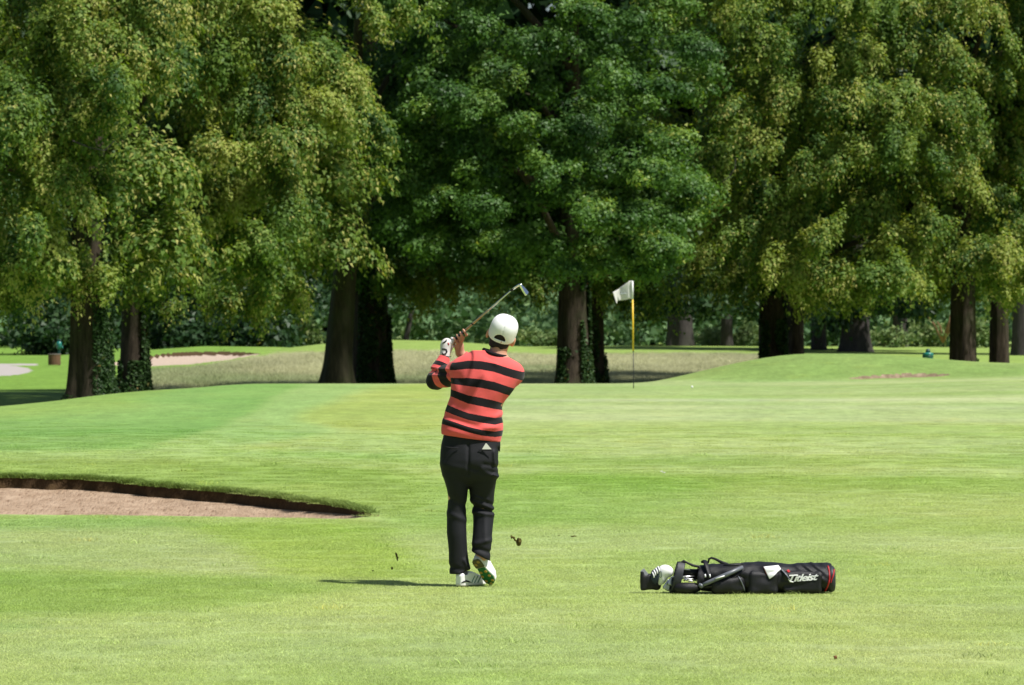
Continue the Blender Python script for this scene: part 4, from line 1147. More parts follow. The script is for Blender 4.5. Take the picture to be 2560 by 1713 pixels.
clod('turf_divot', 'tiny flake of turf between the lump and the flat flake', 'divot', air(1279, 1226), .005, 47, M_div, (1.5, .8, .5), h=.001)
# ------------------------------------------------------------------ the golfer
PY = 28.7
PX0, PY0, PS = 1180.0, 1468.0, FPX / PY          # photo pixel of the base, pixels per metre
def H(sx, sy, w=0.0): return np.array([(sx - PX0) / PS, w, (PY0 - sy) / PS], np.float32)
def hx(sx): return (sx - PX0) / PS
def hz(sy): return (PY0 - sy) / PS
person = empty('person', ((PX0 - 1280) / FPX * PY, PY, 0.0), 'golfer seen from behind in red and black striped sweater, white cap, finishing a swing', 'person')

# materials
M_skin = mat_plain('skin', (.52, .27, .18), .55, .35, var=.10, vscale=18, var2=(.60, .30, .20))
M_hair = mat_plain('dark_hair', (.018, .012, .010), .6, .3, var=.4, vscale=80, bump=.6, bscale=300)
M_capw = mat_plain('cap_cotton', (.80, .80, .80), .85, .2, var=.03, bump=.25, bscale=250)
M_trou = mat_plain('trouser_cloth', (.0075, .008, .011), .7, .3, var=.25, vscale=6, bump=.25, bscale=500)
M_glove = mat_plain('glove_leather', (.62, .60, .57), .6, .3, var=.08, vscale=40)
M_black = mat_plain('black_rubber', (.012, .012, .013), .6, .35, var=.2)
M_rib = mat_plain('black_rib', (.012, .011, .013), .9, .15, var=.3, vscale=90)
M_shoe = mat_plain('shoe_leather', (.80, .80, .80), .42, .45, var=.04, vscale=20)
M_mid = mat_plain('midsole', (.66, .64, .60), .6, .3, var=.1)
M_olive = mat_plain('heel_rubber', (.085, .075, .035), .7, .3, var=.3, vscale=40)
M_grn = mat_plain('sole_green', (.008, .12, .035), .5, .4, var=.2, vscale=40)
M_cleat = mat_plain('cleat_yellow', (.48, .30, .05), .5, .4, var=.25, vscale=60)
M_sgrn = mat_plain('stripe_green', (.03, .16, .10), .6, .3)

CORAL = (.76, .112, .108)
def mat_knit(name, lo, hi, bands, attr, black=(.013, .011, .013)):
    """knitted wool; black where the band coordinate lies inside one of the bands"""
    m, nt, b = newmat(name)
    at = N(nt, 'ShaderNodeAttribute', attribute_name=attr)
    tc = N(nt, 'ShaderNodeTexCoord')
    nz = N(nt, 'ShaderNodeTexNoise'); nz.inputs['Scale'].default_value = 160; nz.inputs['Detail'].default_value = 2
    nt.links.new(tc.outputs['Object'], nz.inputs['Vector'])
    jit = N(nt, 'ShaderNodeMath', operation='MULTIPLY_ADD'); jit.inputs[1].default_value = (hi - lo) * .006; jit.inputs[2].default_value = -(hi - lo) * .003
    nt.links.new(nz.outputs['Fac'], jit.inputs[0])
    add = N(nt, 'ShaderNodeMath', operation='ADD'); nt.links.new(at.outputs['Fac'], add.inputs[0]); nt.links.new(jit.outputs[0], add.inputs[1])
    mr = N(nt, 'ShaderNodeMapRange'); mr.inputs[1].default_value = lo; mr.inputs[2].default_value = hi
    nt.links.new(add.outputs[0], mr.inputs[0])
    r = N(nt, 'ShaderNodeValToRGB'); r.color_ramp.interpolation = 'CONSTANT'
    e = r.color_ramp.elements
    while len(e) > 1: e.remove(e[-1])
    e[0].position = 0; e[0].color = (0, 0, 0, 1)
    for a, c in bands:
        x = e.new((a - lo) / (hi - lo)); x.color = (1, 1, 1, 1)
        x = e.new((c - lo) / (hi - lo)); x.color = (0, 0, 0, 1)
    nt.links.new(mr.outputs[0], r.inputs[0])
    n2 = N(nt, 'ShaderNodeTexNoise'); n2.inputs['Scale'].default_value = 22; n2.inputs['Detail'].default_value = 4
    nt.links.new(tc.outputs['Object'], n2.inputs['Vector'])
    cm = N(nt, 'ShaderNodeMix', data_type='RGBA'); cm.inputs[6].default_value = rgb([c * .86 for c in CORAL]); cm.inputs[7].default_value = rgb([c * 1.1 for c in CORAL])
    nt.links.new(n2.outputs['Fac'], cm.inputs[0])
    mx = N(nt, 'ShaderNodeMix', data_type='RGBA'); mx.inputs[7].default_value = rgb(black)
    nt.links.new(r.outputs[0], mx.inputs[0]); nt.links.new(cm.outputs[2], mx.inputs[6])
    nt.links.new(mx.outputs[2], b.inputs['Base Color'])
    b.inputs['Roughness'].default_value = .92; b.inputs['Specular IOR Level'].default_value = .12
    b.inputs['Sheen Weight'].default_value = .12
    bp = N(nt, 'ShaderNodeBump'); bp.inputs['Strength'].default_value = .35; bp.inputs['Distance'].default_value = .004
    nt.links.new(nz.outputs['Fac'], bp.inputs['Height']); nt.links.new(bp.outputs[0], b.inputs['Normal'])
    return m

# ---- joints
SHL, ELL, WRL = H(1152, 926, .02), H(1087, 953, .20), H(1111, 892, .24)
SHR, ELR, WRR = H(1283, 936, .04), H(1236, 965, .30), H(1149, 884, .29)
GA, GB = H(1118, 864, .275), H(1160.5, 828, .215)     # grip axis, butt to mouth
NECK0, NECK1 = H(1237, 893, .02), H(1250, 862, .03)
HC = H(1255, 836, .05)                                 # head centre
roll = math.radians(19); pit = math.radians(14)
# head frame: columns right, forward (away), up; the crown leans right and back to the camera
Rh = np.array(Matrix.Rotation(roll, 3, 'Y') @ Matrix.Rotation(pit, 3, 'X'))
def hd(x, y, z): return HC + (Rh @ np.array([x, y, z])).astype(np.float32)

def finger(P, pts, r): return chain(P, pts, [r, r, r * .95, r * .86][:len(pts)], .004)
def body_sdf(P):
    # head
    d = ell(P, hd(0, .0, .012), (.076, .096, .108), Rh)
    d = smin(d, ell(P, hd(0, .035, -.055), (.056, .060, .058), Rh), .03)      # jaw
    d = smin(d, ell(P, hd(0, .102, -.022), (.013, .018, .024), Rh), .014)     # nose
    d = smin(d, ell(P, hd(0, .085, .022), (.05, .02, .012), Rh), .02)         # brow
    d = smin(d, ell(P, hd(0, .083, -.062), (.022, .014, .009), Rh), .012)     # lips
    for s in (-1, 1):
        d = smin(d, ell(P, hd(s * .030, .086, .000), (.012, .010, .008), Rh), .006)   # eyes
        ear = np.maximum(ell(P, hd(s * .088, -.006, -.024), (.015, .022, .034), Rh), -ell(P, hd(s * .103, .004, -.022), (.012, .012, .02), Rh))
        d = smin(d, ear, .008)
    d = smin(d, cone(P, NECK0 + np.array([0, 0, -.05]), NECK1, .063, .056), .03)
    # trunk, arms, legs inside the clothes
    tr = loftz(P, [(hz(1185), hx(1130), hx(1220), .0, .06), (hz(1120), hx(1112), hx(1240), .0, .10), (hz(1040), hx(1122), hx(1246), .0, .095), (hz(960), hx(1142), hx(1280), .0, .10), (hz(915), hx(1150), hx(1290), .01, .09), (hz(892), hx(1190), hx(1268), .015, .07)])
    d = smin(d, tr, .03)
    d = smin(d, chain(P, [SHL, ELL, WRL], [.052, .042, .031], .02), .02)
    d = smin(d, chain(P, [SHR, ELR, WRR], [.052, .042, .030], .02), .02)
    d = smin(d, chain(P, [H(1140, 1185, 0), H(1142, 1290, .02), H(1148, 1425, .0)], [.066, .048, .036], .02), .03)
    d = smin(d, chain(P, [H(1208, 1185, 0), H(1208, 1290, .06), H(1204, 1392, -.02)], [.066, .048, .036], .02), .03)
    # right hand, closed round the grip
    hnd = cone(P, WRR, H(1146, 866, .275), .028, .034)
    hnd = smin(hnd, ell(P, H(1143, 856, .268), (.030, .026, .038)), .016)
    g = GB - GA; gl = g / np.linalg.norm(g)
    per = np.cross(gl, [0, 1, 0]); per /= np.linalg.norm(per)
    for i, t in enumerate((.93, .74, .55, .36)):
        c = GA + g * t
        r = .0095 - .0006 * i
        a0 = c - per * .030 + np.array([0, .010, 0]); a1 = c - per * .030 + np.array([0, -.020, 0]) + gl * .004
        a2 = c - per * .006 + np.array([0, -.030, 0]) + gl * .008; a3 = c + per * .014 + np.array([0, -.022, 0]) + gl * .010
        hnd = smin(hnd, finger(P, [a0, a1, a2, a3], r), .004)
    th = chain(P, [H(1150, 862, .262), H(1155, 850, .225), H(1153, 838, .200)], [.013, .0115, .009], .006)
    hnd = smin(hnd, th, .006)
    d = smin(d, hnd, .012)
    return d
V, Q = sdf_mesh(body_sdf, H(1040, 1440, -.14), H(1320, 775, .42), .0068, 1)
body = obj('body', mesh_np('body', V, Q), M_skin, person)

# ---- hair (back of the head below the cap)
def hair_sdf(P):
    d = ell(P, hd(0, -.006, .012), (.0785, .098, .110), Rh)
    q = (P - HC) @ Rh
    d = smin(d, ell(P, hd(0, -.040, -.064), (.066, .066, .058), Rh), .02)
    d = np.maximum(d, q[:, 1] - .035 - .25 * q[:, 2])
    low = -.079 + .010 * np.cos(q[:, 0] * 70) + .3 * np.maximum(q[:, 1] + .03, 0)
    return np.maximum(d, low - q[:, 2]) + (NZ(P * 160) - .5) * .003
V, Q = sdf_mesh(hair_sdf, HC - .14, HC + .14, .004, 1)
obj('hair', mesh_np('hair', V, Q), M_hair, body)

# ---- cap
def cap_sdf(P):
    q = (P - HC) @ Rh
    c = np.array([0, .0, .040])
    qc = q.copy(); qc[:, 2] = np.where(q[:, 2] < .04, .04 + (q[:, 2] - .04) * .45, q[:, 2])
    def dome(a, b, h):
        r = (np.abs(qc[:, 0] / a) ** 2.35 + np.abs(qc[:, 1] / b) ** 2.35 + np.abs((qc[:, 2] - .040) / h) ** 2.2) ** (1 / 2.3)
        return (r - 1) * h
    seam_ = np.abs(((np.arctan2(q[:, 0], -q[:, 1]) / 1.0472) + .5) % 1.0 - .5)
    e = dome(.0925, .112, .094) + .0022 * np.exp(-(seam_ / .035) ** 2) * (q[:, 2] > .0)
    inner = dome(.0865, .106, .088)
    d = np.maximum(e, -inner)
    rim = -.038 + .30 * (q[:, 1] + .1)                  # the strap sits low on the nape
    d = np.maximum(d, rim - q[:, 2])
    hole = np.hypot((q[:, 0] + .004) / .038, (q[:, 2] + .016) / .034) - 1
    hole = np.maximum(hole * .03, -(q[:, 2] + .0165))
    hole = np.maximum(hole, q[:, 1] + .02)
    d = np.maximum(d, -hole)
    d = d + .0012 * np.minimum(np.abs(np.arctan2(q[:, 0], q[:, 1]) % 1.047 - .523) * 40, 1) * 0
    br = np.maximum(np.abs(q[:, 2] - .012 + .9 * (q[:, 1] - .10) ** 2 + 6 * q[:, 0] ** 2 * .5) - .0028, np.hypot(q[:, 0] / .085, (q[:, 1] - .085) / .10) * .085 - .085)
    br = np.maximum(br, .07 - q[:, 1])
    d = np.minimum(d, br)
    d = np.minimum(d, ell(q, (0, .0, .134), (.009, .009, .005)))
    return d
V, Q = sdf_mesh(cap_sdf, HC + np.array([-.15, -.16, -.1]), HC + np.array([.17, .24, .19]), .0036, 1)
cap = obj('cap', mesh_np('cap', V, Q), M_capw, person)
def hq(x, y, z): return tuple(HC + Rh @ np.array([x, y, z]))
# panel seams, strap buckle
for a in (0.0, 1.05, -1.05, 2.1, -2.1):
    pts = [hq((.0930) * math.sin(a) * math.cos(t), -.1124 * math.cos(a) * math.cos(t), .040 + .0952 * math.sin(t)) for t in np.linspace(-.05 if abs(a) > .1 else .35, 1.5, 14)]
    obj('seam', MB().tube(pts, .0011, 5).mesh('seam'), mat_plain('cap_seam', (.62, .62, .62), .9, .1), cap)
obj('strap_buckle', MB().tube([hq(.012, -.107, -.020), hq(.0125, -.104, -.034)], .0035, 8).mesh('strap_buckle'), mat_plain('buckle', (.55, .25, .18), .4, .5), cap)

# ---- sweater
SLK = [.0]
fold_n = VNoise(21)
def cropxy(P):                       # coordinates of the measuring crop
    sx = PX0 + P[:, 0] * PS; sy = PY0 - P[:, 2] * PS
    return (sx - 1030) * 3.565, (sy - 680) * 3.565
TOR = [(hz(1112), hx(1106), hx(1250), .0, .112), (hz(1098), hx(1105), hx(1252), .0, .122), (hz(1086), hx(1103), hx(1256), .0, .130), (hz(1070), hx(1102), hx(1259), .0, .132), (hz(1050), hx(1103), hx(1259), .0, .128), (hz(1030), hx(1112), hx(1255), .0, .118), (hz(1015), hx(1118), hx(1260), .0, .116), (hz(990), hx(1124), hx(1274), .0, .120), (hz(965), hx(1128), hx(1289), .0, .126), (hz(945), hx(1129), hx(1302), .005, .126), (hz(925), hx(1129), hx(1306), .01, .120), (hz(910), hx(1132), hx(1298), .012, .110), (hz(896), hx(1142), hx(1277), .015, .094), (hz(886), hx(1160), hx(1256), .018, .076), (hz(876), hx(1184), hx(1236), .02, .05)]
def folds(P):
    x, y = cropxy(P)
    f = np.zeros(len(P))
    # (x0,y0)-(x1,y1) soft creases, depth in metres (+ raised, - sunk), width in crop px
    for x0, y0, x1, y1, dep, wd in ((300, 1290, 620, 1400, -.008, 30), (330, 1330, 640, 1430, .007, 26), (620, 1395, 780, 1380, .008, 26), (600, 1360, 800, 1290, -.009, 26), (700, 1330, 815, 1255, .006, 22), (640, 900, 690, 1010, .004, 45), (700, 800, 780, 840, .005, 18), (640, 735, 730, 800, -.004, 20), (400, 900, 470, 1060, -.005, 40), (350, 1120, 520, 1260, -.004, 40), (560, 1130, 640, 1300, .004, 60), (820, 1000, 700, 1160, .004, 50), (860, 1090, 760, 1240, -.005, 40), (280, 1400, 500, 1450, .004, 24)):
        ax, ay = x1 - x0, y1 - y0; L = ax * ax + ay * ay
        t = np.clip(((x - x0) * ax + (y - y0) * ay) / L, 0, 1)
        dd = np.hypot(x - x0 - t * ax, y - y0 - t * ay)
        f += dep * np.exp(-(dd / wd) ** 2) * np.sin(np.pi * np.clip(t * .8 + .1, 0, 1))
    return 1.5 * f * (P[:, 1] < .06)
def torso_sdf(P):
    d = loftz(P, TOR, 2.25)
    hem = hz(1087) + (P[:, 0] - hx(1107)) * (hz(1106.5) - hz(1087)) / (hx(1249) - hx(1107))
    d = np.maximum(d, hem - P[:, 2])
    d = smin(d, cone(P, SHL + np.array([.03, 0, .0], np.float32), SHL, .082, .075), .03)
    d = smin(d, cone(P, SHR, SHR + np.array([-.02, .04, .0], np.float32), .072, .07), .03)
    d = np.maximum(d, hem - P[:, 2])
    d = np.maximum(d, -cone(P, NECK0 + np.array([0, 0, -.02], np.float32), NECK1 + np.array([.01, .01, .05], np.float32), .060, .064))   # neck opening
    return d - folds(P) - (fold_n(P * np.array([7, 7, 11])) - .5) * .007
V, Q = sdf_mesh(torso_sdf, H(1070, 1118, -.2), H(1330, 868, .2), .0066, 1)
cxv, cyv = cropxy(V)
GXs = np.array([250, 390, 500, 620, 740, 860, 980.0])
SY = np.array([[850, 843, 826, 830, 852, 893, 925], [965, 976, 979, 993, 1018, 1060, 1100], [1030, 1085, 1133, 1157, 1185, 1222, 1262], [1190, 1252, 1291, 1314, 1334, 1302, 1282], [1322, 1360, 1397, 1427, 1442, 1428, 1422.0]])
cs = np.stack([np.interp(cxv, GXs, SY[i]) for i in range(5)], 1)
ph = (cyv - cs[:, 0]) / 155.0
for i in range(4):
    m = (cyv >= cs[:, i])
    ph = np.where(m, i + (cyv - cs[:, i]) / np.maximum(cs[:, i + 1] - cs[:, i], 30), ph)
ph = np.where(cyv >= cs[:, 4], 4 + (cyv - cs[:, 4]) / 155.0, ph)
M_knit = mat_knit('striped_knit', -2, 6, [(-.235, .235), (.765, 1.235), (1.76, 2.24), (2.78, 3.22), (3.80, 4.17)], 'band')
sweater = obj('sweater', mesh_np('sweater', V, Q, {'band': ph}), M_knit, person)
# collar and rib
cpts = []
for t in np.linspace(0, 2 * math.pi, 28, endpoint=False):
    cpts.append(NECK0 + np.array([.072 * math.cos(t), .072 * math.sin(t) - .002, .027 - .022 * math.cos(t) - .010 * max(0, -math.sin(t))]))
cpts.append(cpts[0])
obj('collar', MB().tube(cpts, .0125, 8, cap=False).mesh('collar'), M_rib, sweater)

# ---- sleeves
def arm_coord(P, a, b, c):
    def seg(p0, p1):
        ba = p1 - p0; L = np.linalg.norm(ba); t = (P - p0) @ ba / (L * L)
        tc = np.clip(t, 0, 1)
        return t, np.linalg.norm(P - p0 - tc[:, None] * ba, axis=1), L
    t1, d1, L1 = seg(a, b); t2, d2, L2 = seg(b, c)
    s1 = np.minimum(t1, 1.0) * 69; s2 = 69 + np.maximum(t2, 0) * 67
    w = sstep(-.02, .02, d1 - d2)
    return s1 * (1 - w) + s2 * w
def sleeveL(P):
    d = chain(P, [SHL, SHL * .45 + ELL * .55, ELL], [.080, .069, .061], .03)
    fo = chain(P, [ELL, ELL * .5 + WRL * .5, WRL * .92 + ELL * .08], [.061, .055, .041], .02)
    d = smin(d, fo, .014)
    x, y = cropxy(P)
    for x0, y0, x1, y1, dep, wd in ((150, 880, 330, 905, -.010, 14), (160, 925, 340, 940, .006, 16), (170, 855, 320, 870, .005, 14), (370, 780, 400, 880, -.006, 12), (220, 1000, 360, 960, .004, 22), (140, 960, 200, 1060, -.004, 22)):
        ax, ay = x1 - x0, y1 - y0; L = ax * ax + ay * ay
        t = np.clip(((x - x0) * ax + (y - y0) * ay) / L, 0, 1)
        d = d - dep * np.exp(-(np.hypot(x - x0 - t * ax, y - y0 - t * ay) / wd) ** 2)
    cut_ = (P - (WRL * .96 + ELL * .04)) @ ((WRL - ELL) / np.linalg.norm(WRL - ELL))
    return np.maximum(d - (fold_n(P * 14 + 7) - .5) * .006, cut_)
V, Q = sdf_mesh(sleeveL, np.minimum(np.minimum(SHL, ELL), WRL) - .11, np.maximum(np.maximum(SHL, ELL), WRL) + .11, .005, 1)
M_knitL = mat_knit('striped_knit_sleeve', -60, 160, [(-19, -15), (18, 38), (57, 77), (92, 94.5), (104, 116)], 'band')
obj('sleeve', mesh_np('sleeve', V, Q, {'band': arm_coord(V, SHL, ELL, WRL)}), M_knitL, sweater)
def sleeveR(P):
    d = chain(P, [SHR, ELR, WRR * .93 + ELR * .07], [.074, .060, .040], .03)
    cut_ = (P - (WRR * .93 + ELR * .07)) @ ((WRR - ELR) / np.linalg.norm(WRR - ELR))
    return np.maximum(d - (fold_n(P * 14 + 17) - .5) * .006, cut_)
V, Q = sdf_mesh(sleeveR, np.minimum(np.minimum(SHR, ELR), WRR) - .1, np.maximum(np.maximum(SHR, ELR), WRR) + .1, .006, 1)
obj('sleeve', mesh_np('sleeve', V, Q, {'band': arm_coord(V, SHR, ELR, WRR)}), M_knitL, sweater)

# ---- trousers
HIP = [(hz(1212), hx(1150), hx(1194), .0, .03), (hz(1203), hx(1125), hx(1222), .0, .08), (hz(1192), hx(1108), hx(1242), .0, .103), (hz(1170), hx(1102), hx(1243.5), -.004, .122), (hz(1152), hx(1099.5), hx(1246), -.006, .126), (hz(1131), hx(1099.5), hx(1250), -.004, .122), (hz(1110), hx(1101), hx(1252), .0, .115), (hz(1084), hx(1107), hx(1251), .0, .108)]
LEGL = [(hz(1436), hx(1123.5), hx(1176), .015, .062), (hz(1410), hx(1123), hx(1173), .012, .060), (hz(1375), hx(1122.5), hx(1169), .01, .060), (hz(1334), hx(1117.5), hx(1167), .01, .066), (hz(1286), hx(1116.5), hx(1165), .02, .070), (hz(1262), hx(1118.5), hx(1166), .02, .072), (hz(1230), hx(1118), hx(1168), .01, .080), (hz(1192), hx(1107), hx(1173), .0, .092), (hz(1160), hx(1103), hx(1180), .0, .10)]
LEGR = [(hz(1404), hx(1181), hx(1224), -.03, .060), (hz(1380), hx(1178.5), hx(1226.5), -.02, .062), (hz(1361), hx(1178), hx(1228.5), -.008, .064), (hz(1335), hx(1181), hx(1230.5), .015, .068), (hz(1310), hx(1183), hx(1233), .04, .070), (hz(1291), hx(1182.5), hx(1234.5), .055, .072), (hz(1276), hx(1181), hx(1233), .06, .072), (hz(1246), hx(1175), hx(1234.5), .05, .078), (hz(1230), hx(1174), hx(1236), .04, .082), (hz(1198), hx(1171), hx(1242), .015, .095), (hz(1165), hx(1170), hx(1243), .0, .105)]
def crop2(P):
    return (PX0 + P[:, 0] * PS - 1060) * 3.733, (PY0 - P[:, 2] * PS - 1080) * 3.733
def trou_sdf(P):
    d = smin(loftz(P, LEGL, 2.1), loftz(P, LEGR, 2.1), .012)
    d = smin(d, loftz(P, HIP, 2.4), .018)
    x, y = crop2(P)
    f = np.zeros(len(P))
    for x0, y0, x1, y1, dep, wd in ((440, 640, 640, 720, .007, 18), (450, 690, 640, 745, -.008, 16), (455, 750, 645, 775, .007, 16), (520, 600, 640, 690, -.005, 16), (480, 610, 600, 640, .005, 14), (430, 330, 640, 380, -.005, 20), (540, 350, 680, 420, .006, 18), (560, 300, 690, 330, -.004, 18), (480, 1040, 620, 1010, .006, 20), (470, 1075, 600, 1120, -.007, 20), (380, 1200, 430, 1290, .006, 18), (250, 1260, 400, 1300, -.004, 22), (230, 760, 380, 820, .004, 24), (240, 620, 390, 690, -.004, 30), (570, 790, 580, 1000, .005, 30), (660, 400, 690, 415, .008, 14), (655, 180, 660, 300, .006, 14), (690, 150, 700, 260, -.005, 10), (415, 120, 415, 400, -.006, 12), (180, 300, 400, 350, .003, 30)):
        ax, ay = x1 - x0, y1 - y0; L = ax * ax + ay * ay
        t = np.clip(((x - x0) * ax + (y - y0) * ay) / L, 0, 1)
        f += dep * np.exp(-(np.hypot(x - x0 - t * ax, y - y0 - t * ay) / wd) ** 2)
    d = d - 1.5 * f - (fold_n(P * np.array([12, 12, 6]) + 31) - .5) * .008
    # hems: left rises towards the inside, right follows the lifted heel
    hl = hz(1436) + np.maximum(P[:, 0] - hx(1148), 0) * .42
    hr = hz(1379) - (P[:, 0] - hx(1179)) * .52
    hem = np.where(P[:, 0] < hx(1177.5), hl, hr)
    return np.maximum(d, hem - P[:, 2])
V, Q = sdf_mesh(trou_sdf, H(1085, 1445, -.17), H(1265, 1082, .2), .0066, 1)
trou = obj('trousers', mesh_np('trousers', V, Q), M_trou, person)
# back pocket welts
for (x0, y0, x1, y1) in ((1197, 1124.5, 1232, 1125.5), (1114, 1117, 1147, 1120)):
    pts = [H(x, y, -.127 if x > 1180 else -.122) for x, y in zip(np.linspace(x0, x1, 6), np.linspace(y0, y1, 6))]
    obj('pocket_welt', MB().tube(pts, .003, 6).mesh('pocket_welt'), M_trou, trou)
# card sticking out of the back pocket
card = MB().add([H(1205.5, 1122.5, -.130), H(1214.5, 1107.5, -.131), H(1217, 1108, -.131), H(1229, 1122.5, -.129), H(1205.5, 1122.5, -.133), H(1214.5, 1107.5, -.134), H(1217, 1108, -.134), H(1229, 1122.5, -.132)], [(0, 1, 2, 3), (7, 6, 5, 4), (0, 4, 5, 1), (1, 5, 6, 2), (2, 6, 7, 3), (3, 7, 4, 0)])
sc_o = obj('score_card', card.mesh('score_card', False), mat_plain('card_paper', (.78, .74, .70), .7, .2, var=.05), None, 'white corner of a folded card sticking out of the golfer\'s back pocket', 'card', loc=tuple(person.location))

# ---- glove on the left hand
def glove_sdf(P):
    d = cone(P, WRL + (ELL - WRL) * .06, H(1115, 868, .262), .034, .037)
    d = smin(d, ell(P, H(1115.5, 864, .262), (.041, .032, .048)), .02)
    g = GB - GA; gl = g / np.linalg.norm(g)
    per = np.cross(gl, [0, 1, 0]); per /= np.linalg.norm(per)
    for i, t in enumerate((.34, .17, .0, -.16)):
        c = GA + g * t; r = .0105 - .0006 * i
        a0 = c - per * .030 + np.array([0, -.006, 0]); a1 = c - per * .030 + np.array([0, .020, 0])
        a2 = c - per * .004 + np.array([0, .031, 0]); a3 = c + per * .018 + np.array([0, .020, 0])
        d = smin(d, finger(P, [a0, a1, a2, a3], r), .005)
    d = smin(d, chain(P, [H(1122, 868, .245), H(1128, 858, .24), H(1135, 850, .238)], [.014, .012, .010], .006), .008)
    n = (WRL - ELL) / np.linalg.norm(WRL - ELL)
    return np.maximum(d, -((P - (WRL * .98 + ELL * .02)) @ n))
V, Q = sdf_mesh(glove_sdf, H(1088, 905, .16), H(1150, 830, .36), .0032, 1)
glove = obj('glove', mesh_np('glove', V, Q), M_glove, person)
def on_glove(x, y):
    p = H(x, y, .16)
    for _ in range(40):
        dd = float(glove_sdf(p[None, :])[0])
        if dd < .0012 or p[1] > .25: break
        p = p + np.array([0, max(dd * .8, .0006), 0], np.float32)
    return p
obj('strap_patch', MB().tube([on_glove(x, y) for x, y in ((1104, 874), (1109, 873.5), (1114.5, 875), (1116, 880), (1113, 886), (1106, 887), (1104, 883))], .0055, 6).mesh('strap_patch'), M_black, glove)
obj('knuckle_patch', MB().tube([on_glove(x, y) for x, y in ((1104.5, 859), (1109, 857.5), (1113.5, 854), (1115, 850))], [.003, .006, .006, .003], 6).mesh('knuckle_patch'), M_black, glove)
obj('logo_mark', MB().tube([on_glove(x, y) for x, y in ((1118.5, 858), (1120, 861), (1121, 864))], [.004, .005, .002], 6).mesh('logo_mark'), mat_plain('red_mark', (.45, .02, .03), .6, .3), glove)
obj('cuff', MB().tube([on_glove(x, y) for x, y in ((1105, 889), (1112, 891.5), (1119, 892.8), (1126, 893))], .003, 6).mesh('cuff'), M_black, glove)

# ---- shoes.  local frame: x heel->toe, y lateral, z up
def shoe(name, lab, heel, toe, upv, side_stripes, sole_parts):
    ax = toe - heel; L = float(np.linalg.norm(ax)); ax = ax / L
    up = np.asarray(upv, float); up = up - ax * up.dot(ax); up /= np.linalg.norm(up)
    lat = np.cross(up, ax)
    R = np.stack([ax, lat, up], 1)
    def out2(x, y):                     # sole outline, <0 inside
        xx = x / L
        wc = np.interp(xx, [-.02, 0, .06, .2, .38, .55, .72, .88, .97, 1.02], [.002, .020, .031, .034, .031, .038, .046, .038, .018, .002])
        off = np.interp(xx, [0, .4, .7, 1], [0, .004, .004, .010])
        d = np.abs(y - off) - wc
        return np.maximum(d, np.maximum(-x, x - L))
    def upper(P):
        x, y, z = P[:, 0], P[:, 1], P[:, 2]
        xx = x / L
        top = np.interp(xx, [0, .05, .18, .32, .45, .6, .78, .92, 1.0], [.086, .096, .092, .104, .100, .083, .064, .052, .030])
        o = out2(x, y)
        dz = z - top
        r = np.sqrt(np.maximum(o + .018, 0) ** 2 + np.maximum(dz + .025, 0) ** 2) - .022
        d = np.maximum(np.maximum(r, o - .002), np.maximum(dz, .018 - z))
        hole = cone(P, (L * .17, 0, .055), (L * .15, 0, .16), .030, .036)
        return np.maximum(d, -hole)
    V, Q = sdf_mesh(upper, (-.02, -.07, .005), (L + .02, .07, .12), .0038, 2)
    root = obj(name, mesh_np(name, V @ R.T + heel, Q), M_shoe, person, lab)
    def slab(x0, x1, z0, z1, grow, nm, mat, par):
        def f(P):
            o = out2(P[:, 0], P[:, 1]) - grow
            d = np.maximum(o, np.maximum(z0 - P[:, 2], P[:, 2] - z1))
            return np.maximum(d, np.maximum(x0 * L - P[:, 0], P[:, 0] - x1 * L))
        v, q = sdf_mesh(f, (-.02, -.075, z0 - .01), (L + .02, .075, z1 + .01), .0032, 2)
        return obj(nm, mesh_np(nm, v @ R.T + heel, q), mat, par)
    sole = slab(-.05, 1.05, .006, .024, .003, 'midsole', M_mid, root)
    slab(-.05, .30, -.004, .010, .001, 'heel_pad', M_olive, sole)
    slab(.33, 1.0, -.001, .010, -.002, 'outsole', M_grn, sole)
    if sole_parts:
        for (x, y) in ((.08, -.014), (.16, .016), (.47, .020), (.47, -.018), (.62, .030), (.64, -.022), (.80, .026), (.82, -.020), (.92, .004)):
            c = np.array([x * L, y, -.002])
            mb = MB()
            for s in range(6):
                a = s / 6 * 6.283
                mb.tube([c + [math.cos(a) * .003, math.sin(a) * .003, .002], c + [math.cos(a) * .0105, math.sin(a) * .0105, -.004]], [.0042, .0025], 5)
            me = mesh_np('cleat', np.concatenate(mb.V) @ R.T + heel, [np.concatenate(mb.F4), np.concatenate(mb.F3)])
            obj('cleat', me, M_cleat, sole)
    def skin_pt(x, z, s):               # point on the upper's side
        y = 0.09 * s
        for _ in range(60):
            p = np.array([[x, y, z]], np.float32); dd = float(upper(p)[0])
            if dd < .0012: break
            y -= s * max(dd * .7, .0008)
            if y * s < .012: y = .012 * s; break
        return R @ np.array([x, y, z]) + heel
    for s in side_stripes:
        for k in range(3):
            x0 = L * (.36 + .10 * k)
            obj('side_stripe', MB().tube([skin_pt(x0 + L * .11 * (1 - t), .022 + .046 * (1 - t), s) for t in np.linspace(0, 1, 6)], .0042, 6, flat=.6).mesh('side_stripe'), M_sgrn, root)
        obj('heel_flash', MB().tube([skin_pt(x * L, z, s) for x, z in ((.01, .026), (.06, .034), (.14, .038), (.24, .032), (.32, .026))], [.003, .006, .007, .006, .003], 6).mesh('heel_flash'), M_black, root)
    return root
shoe('shoe', 'white shoe flat on the grass with three green side stripes', H(1146, 1467, -.035), H(1212, 1467, .19), (0, 0, 1), (-1,), False)
shoe('shoe', 'white shoe raised on its toe, green sole with yellow cleats showing', H(1188, 1400, -.06), H(1233, 1464, .05), (.42, .8, .3), (), True)

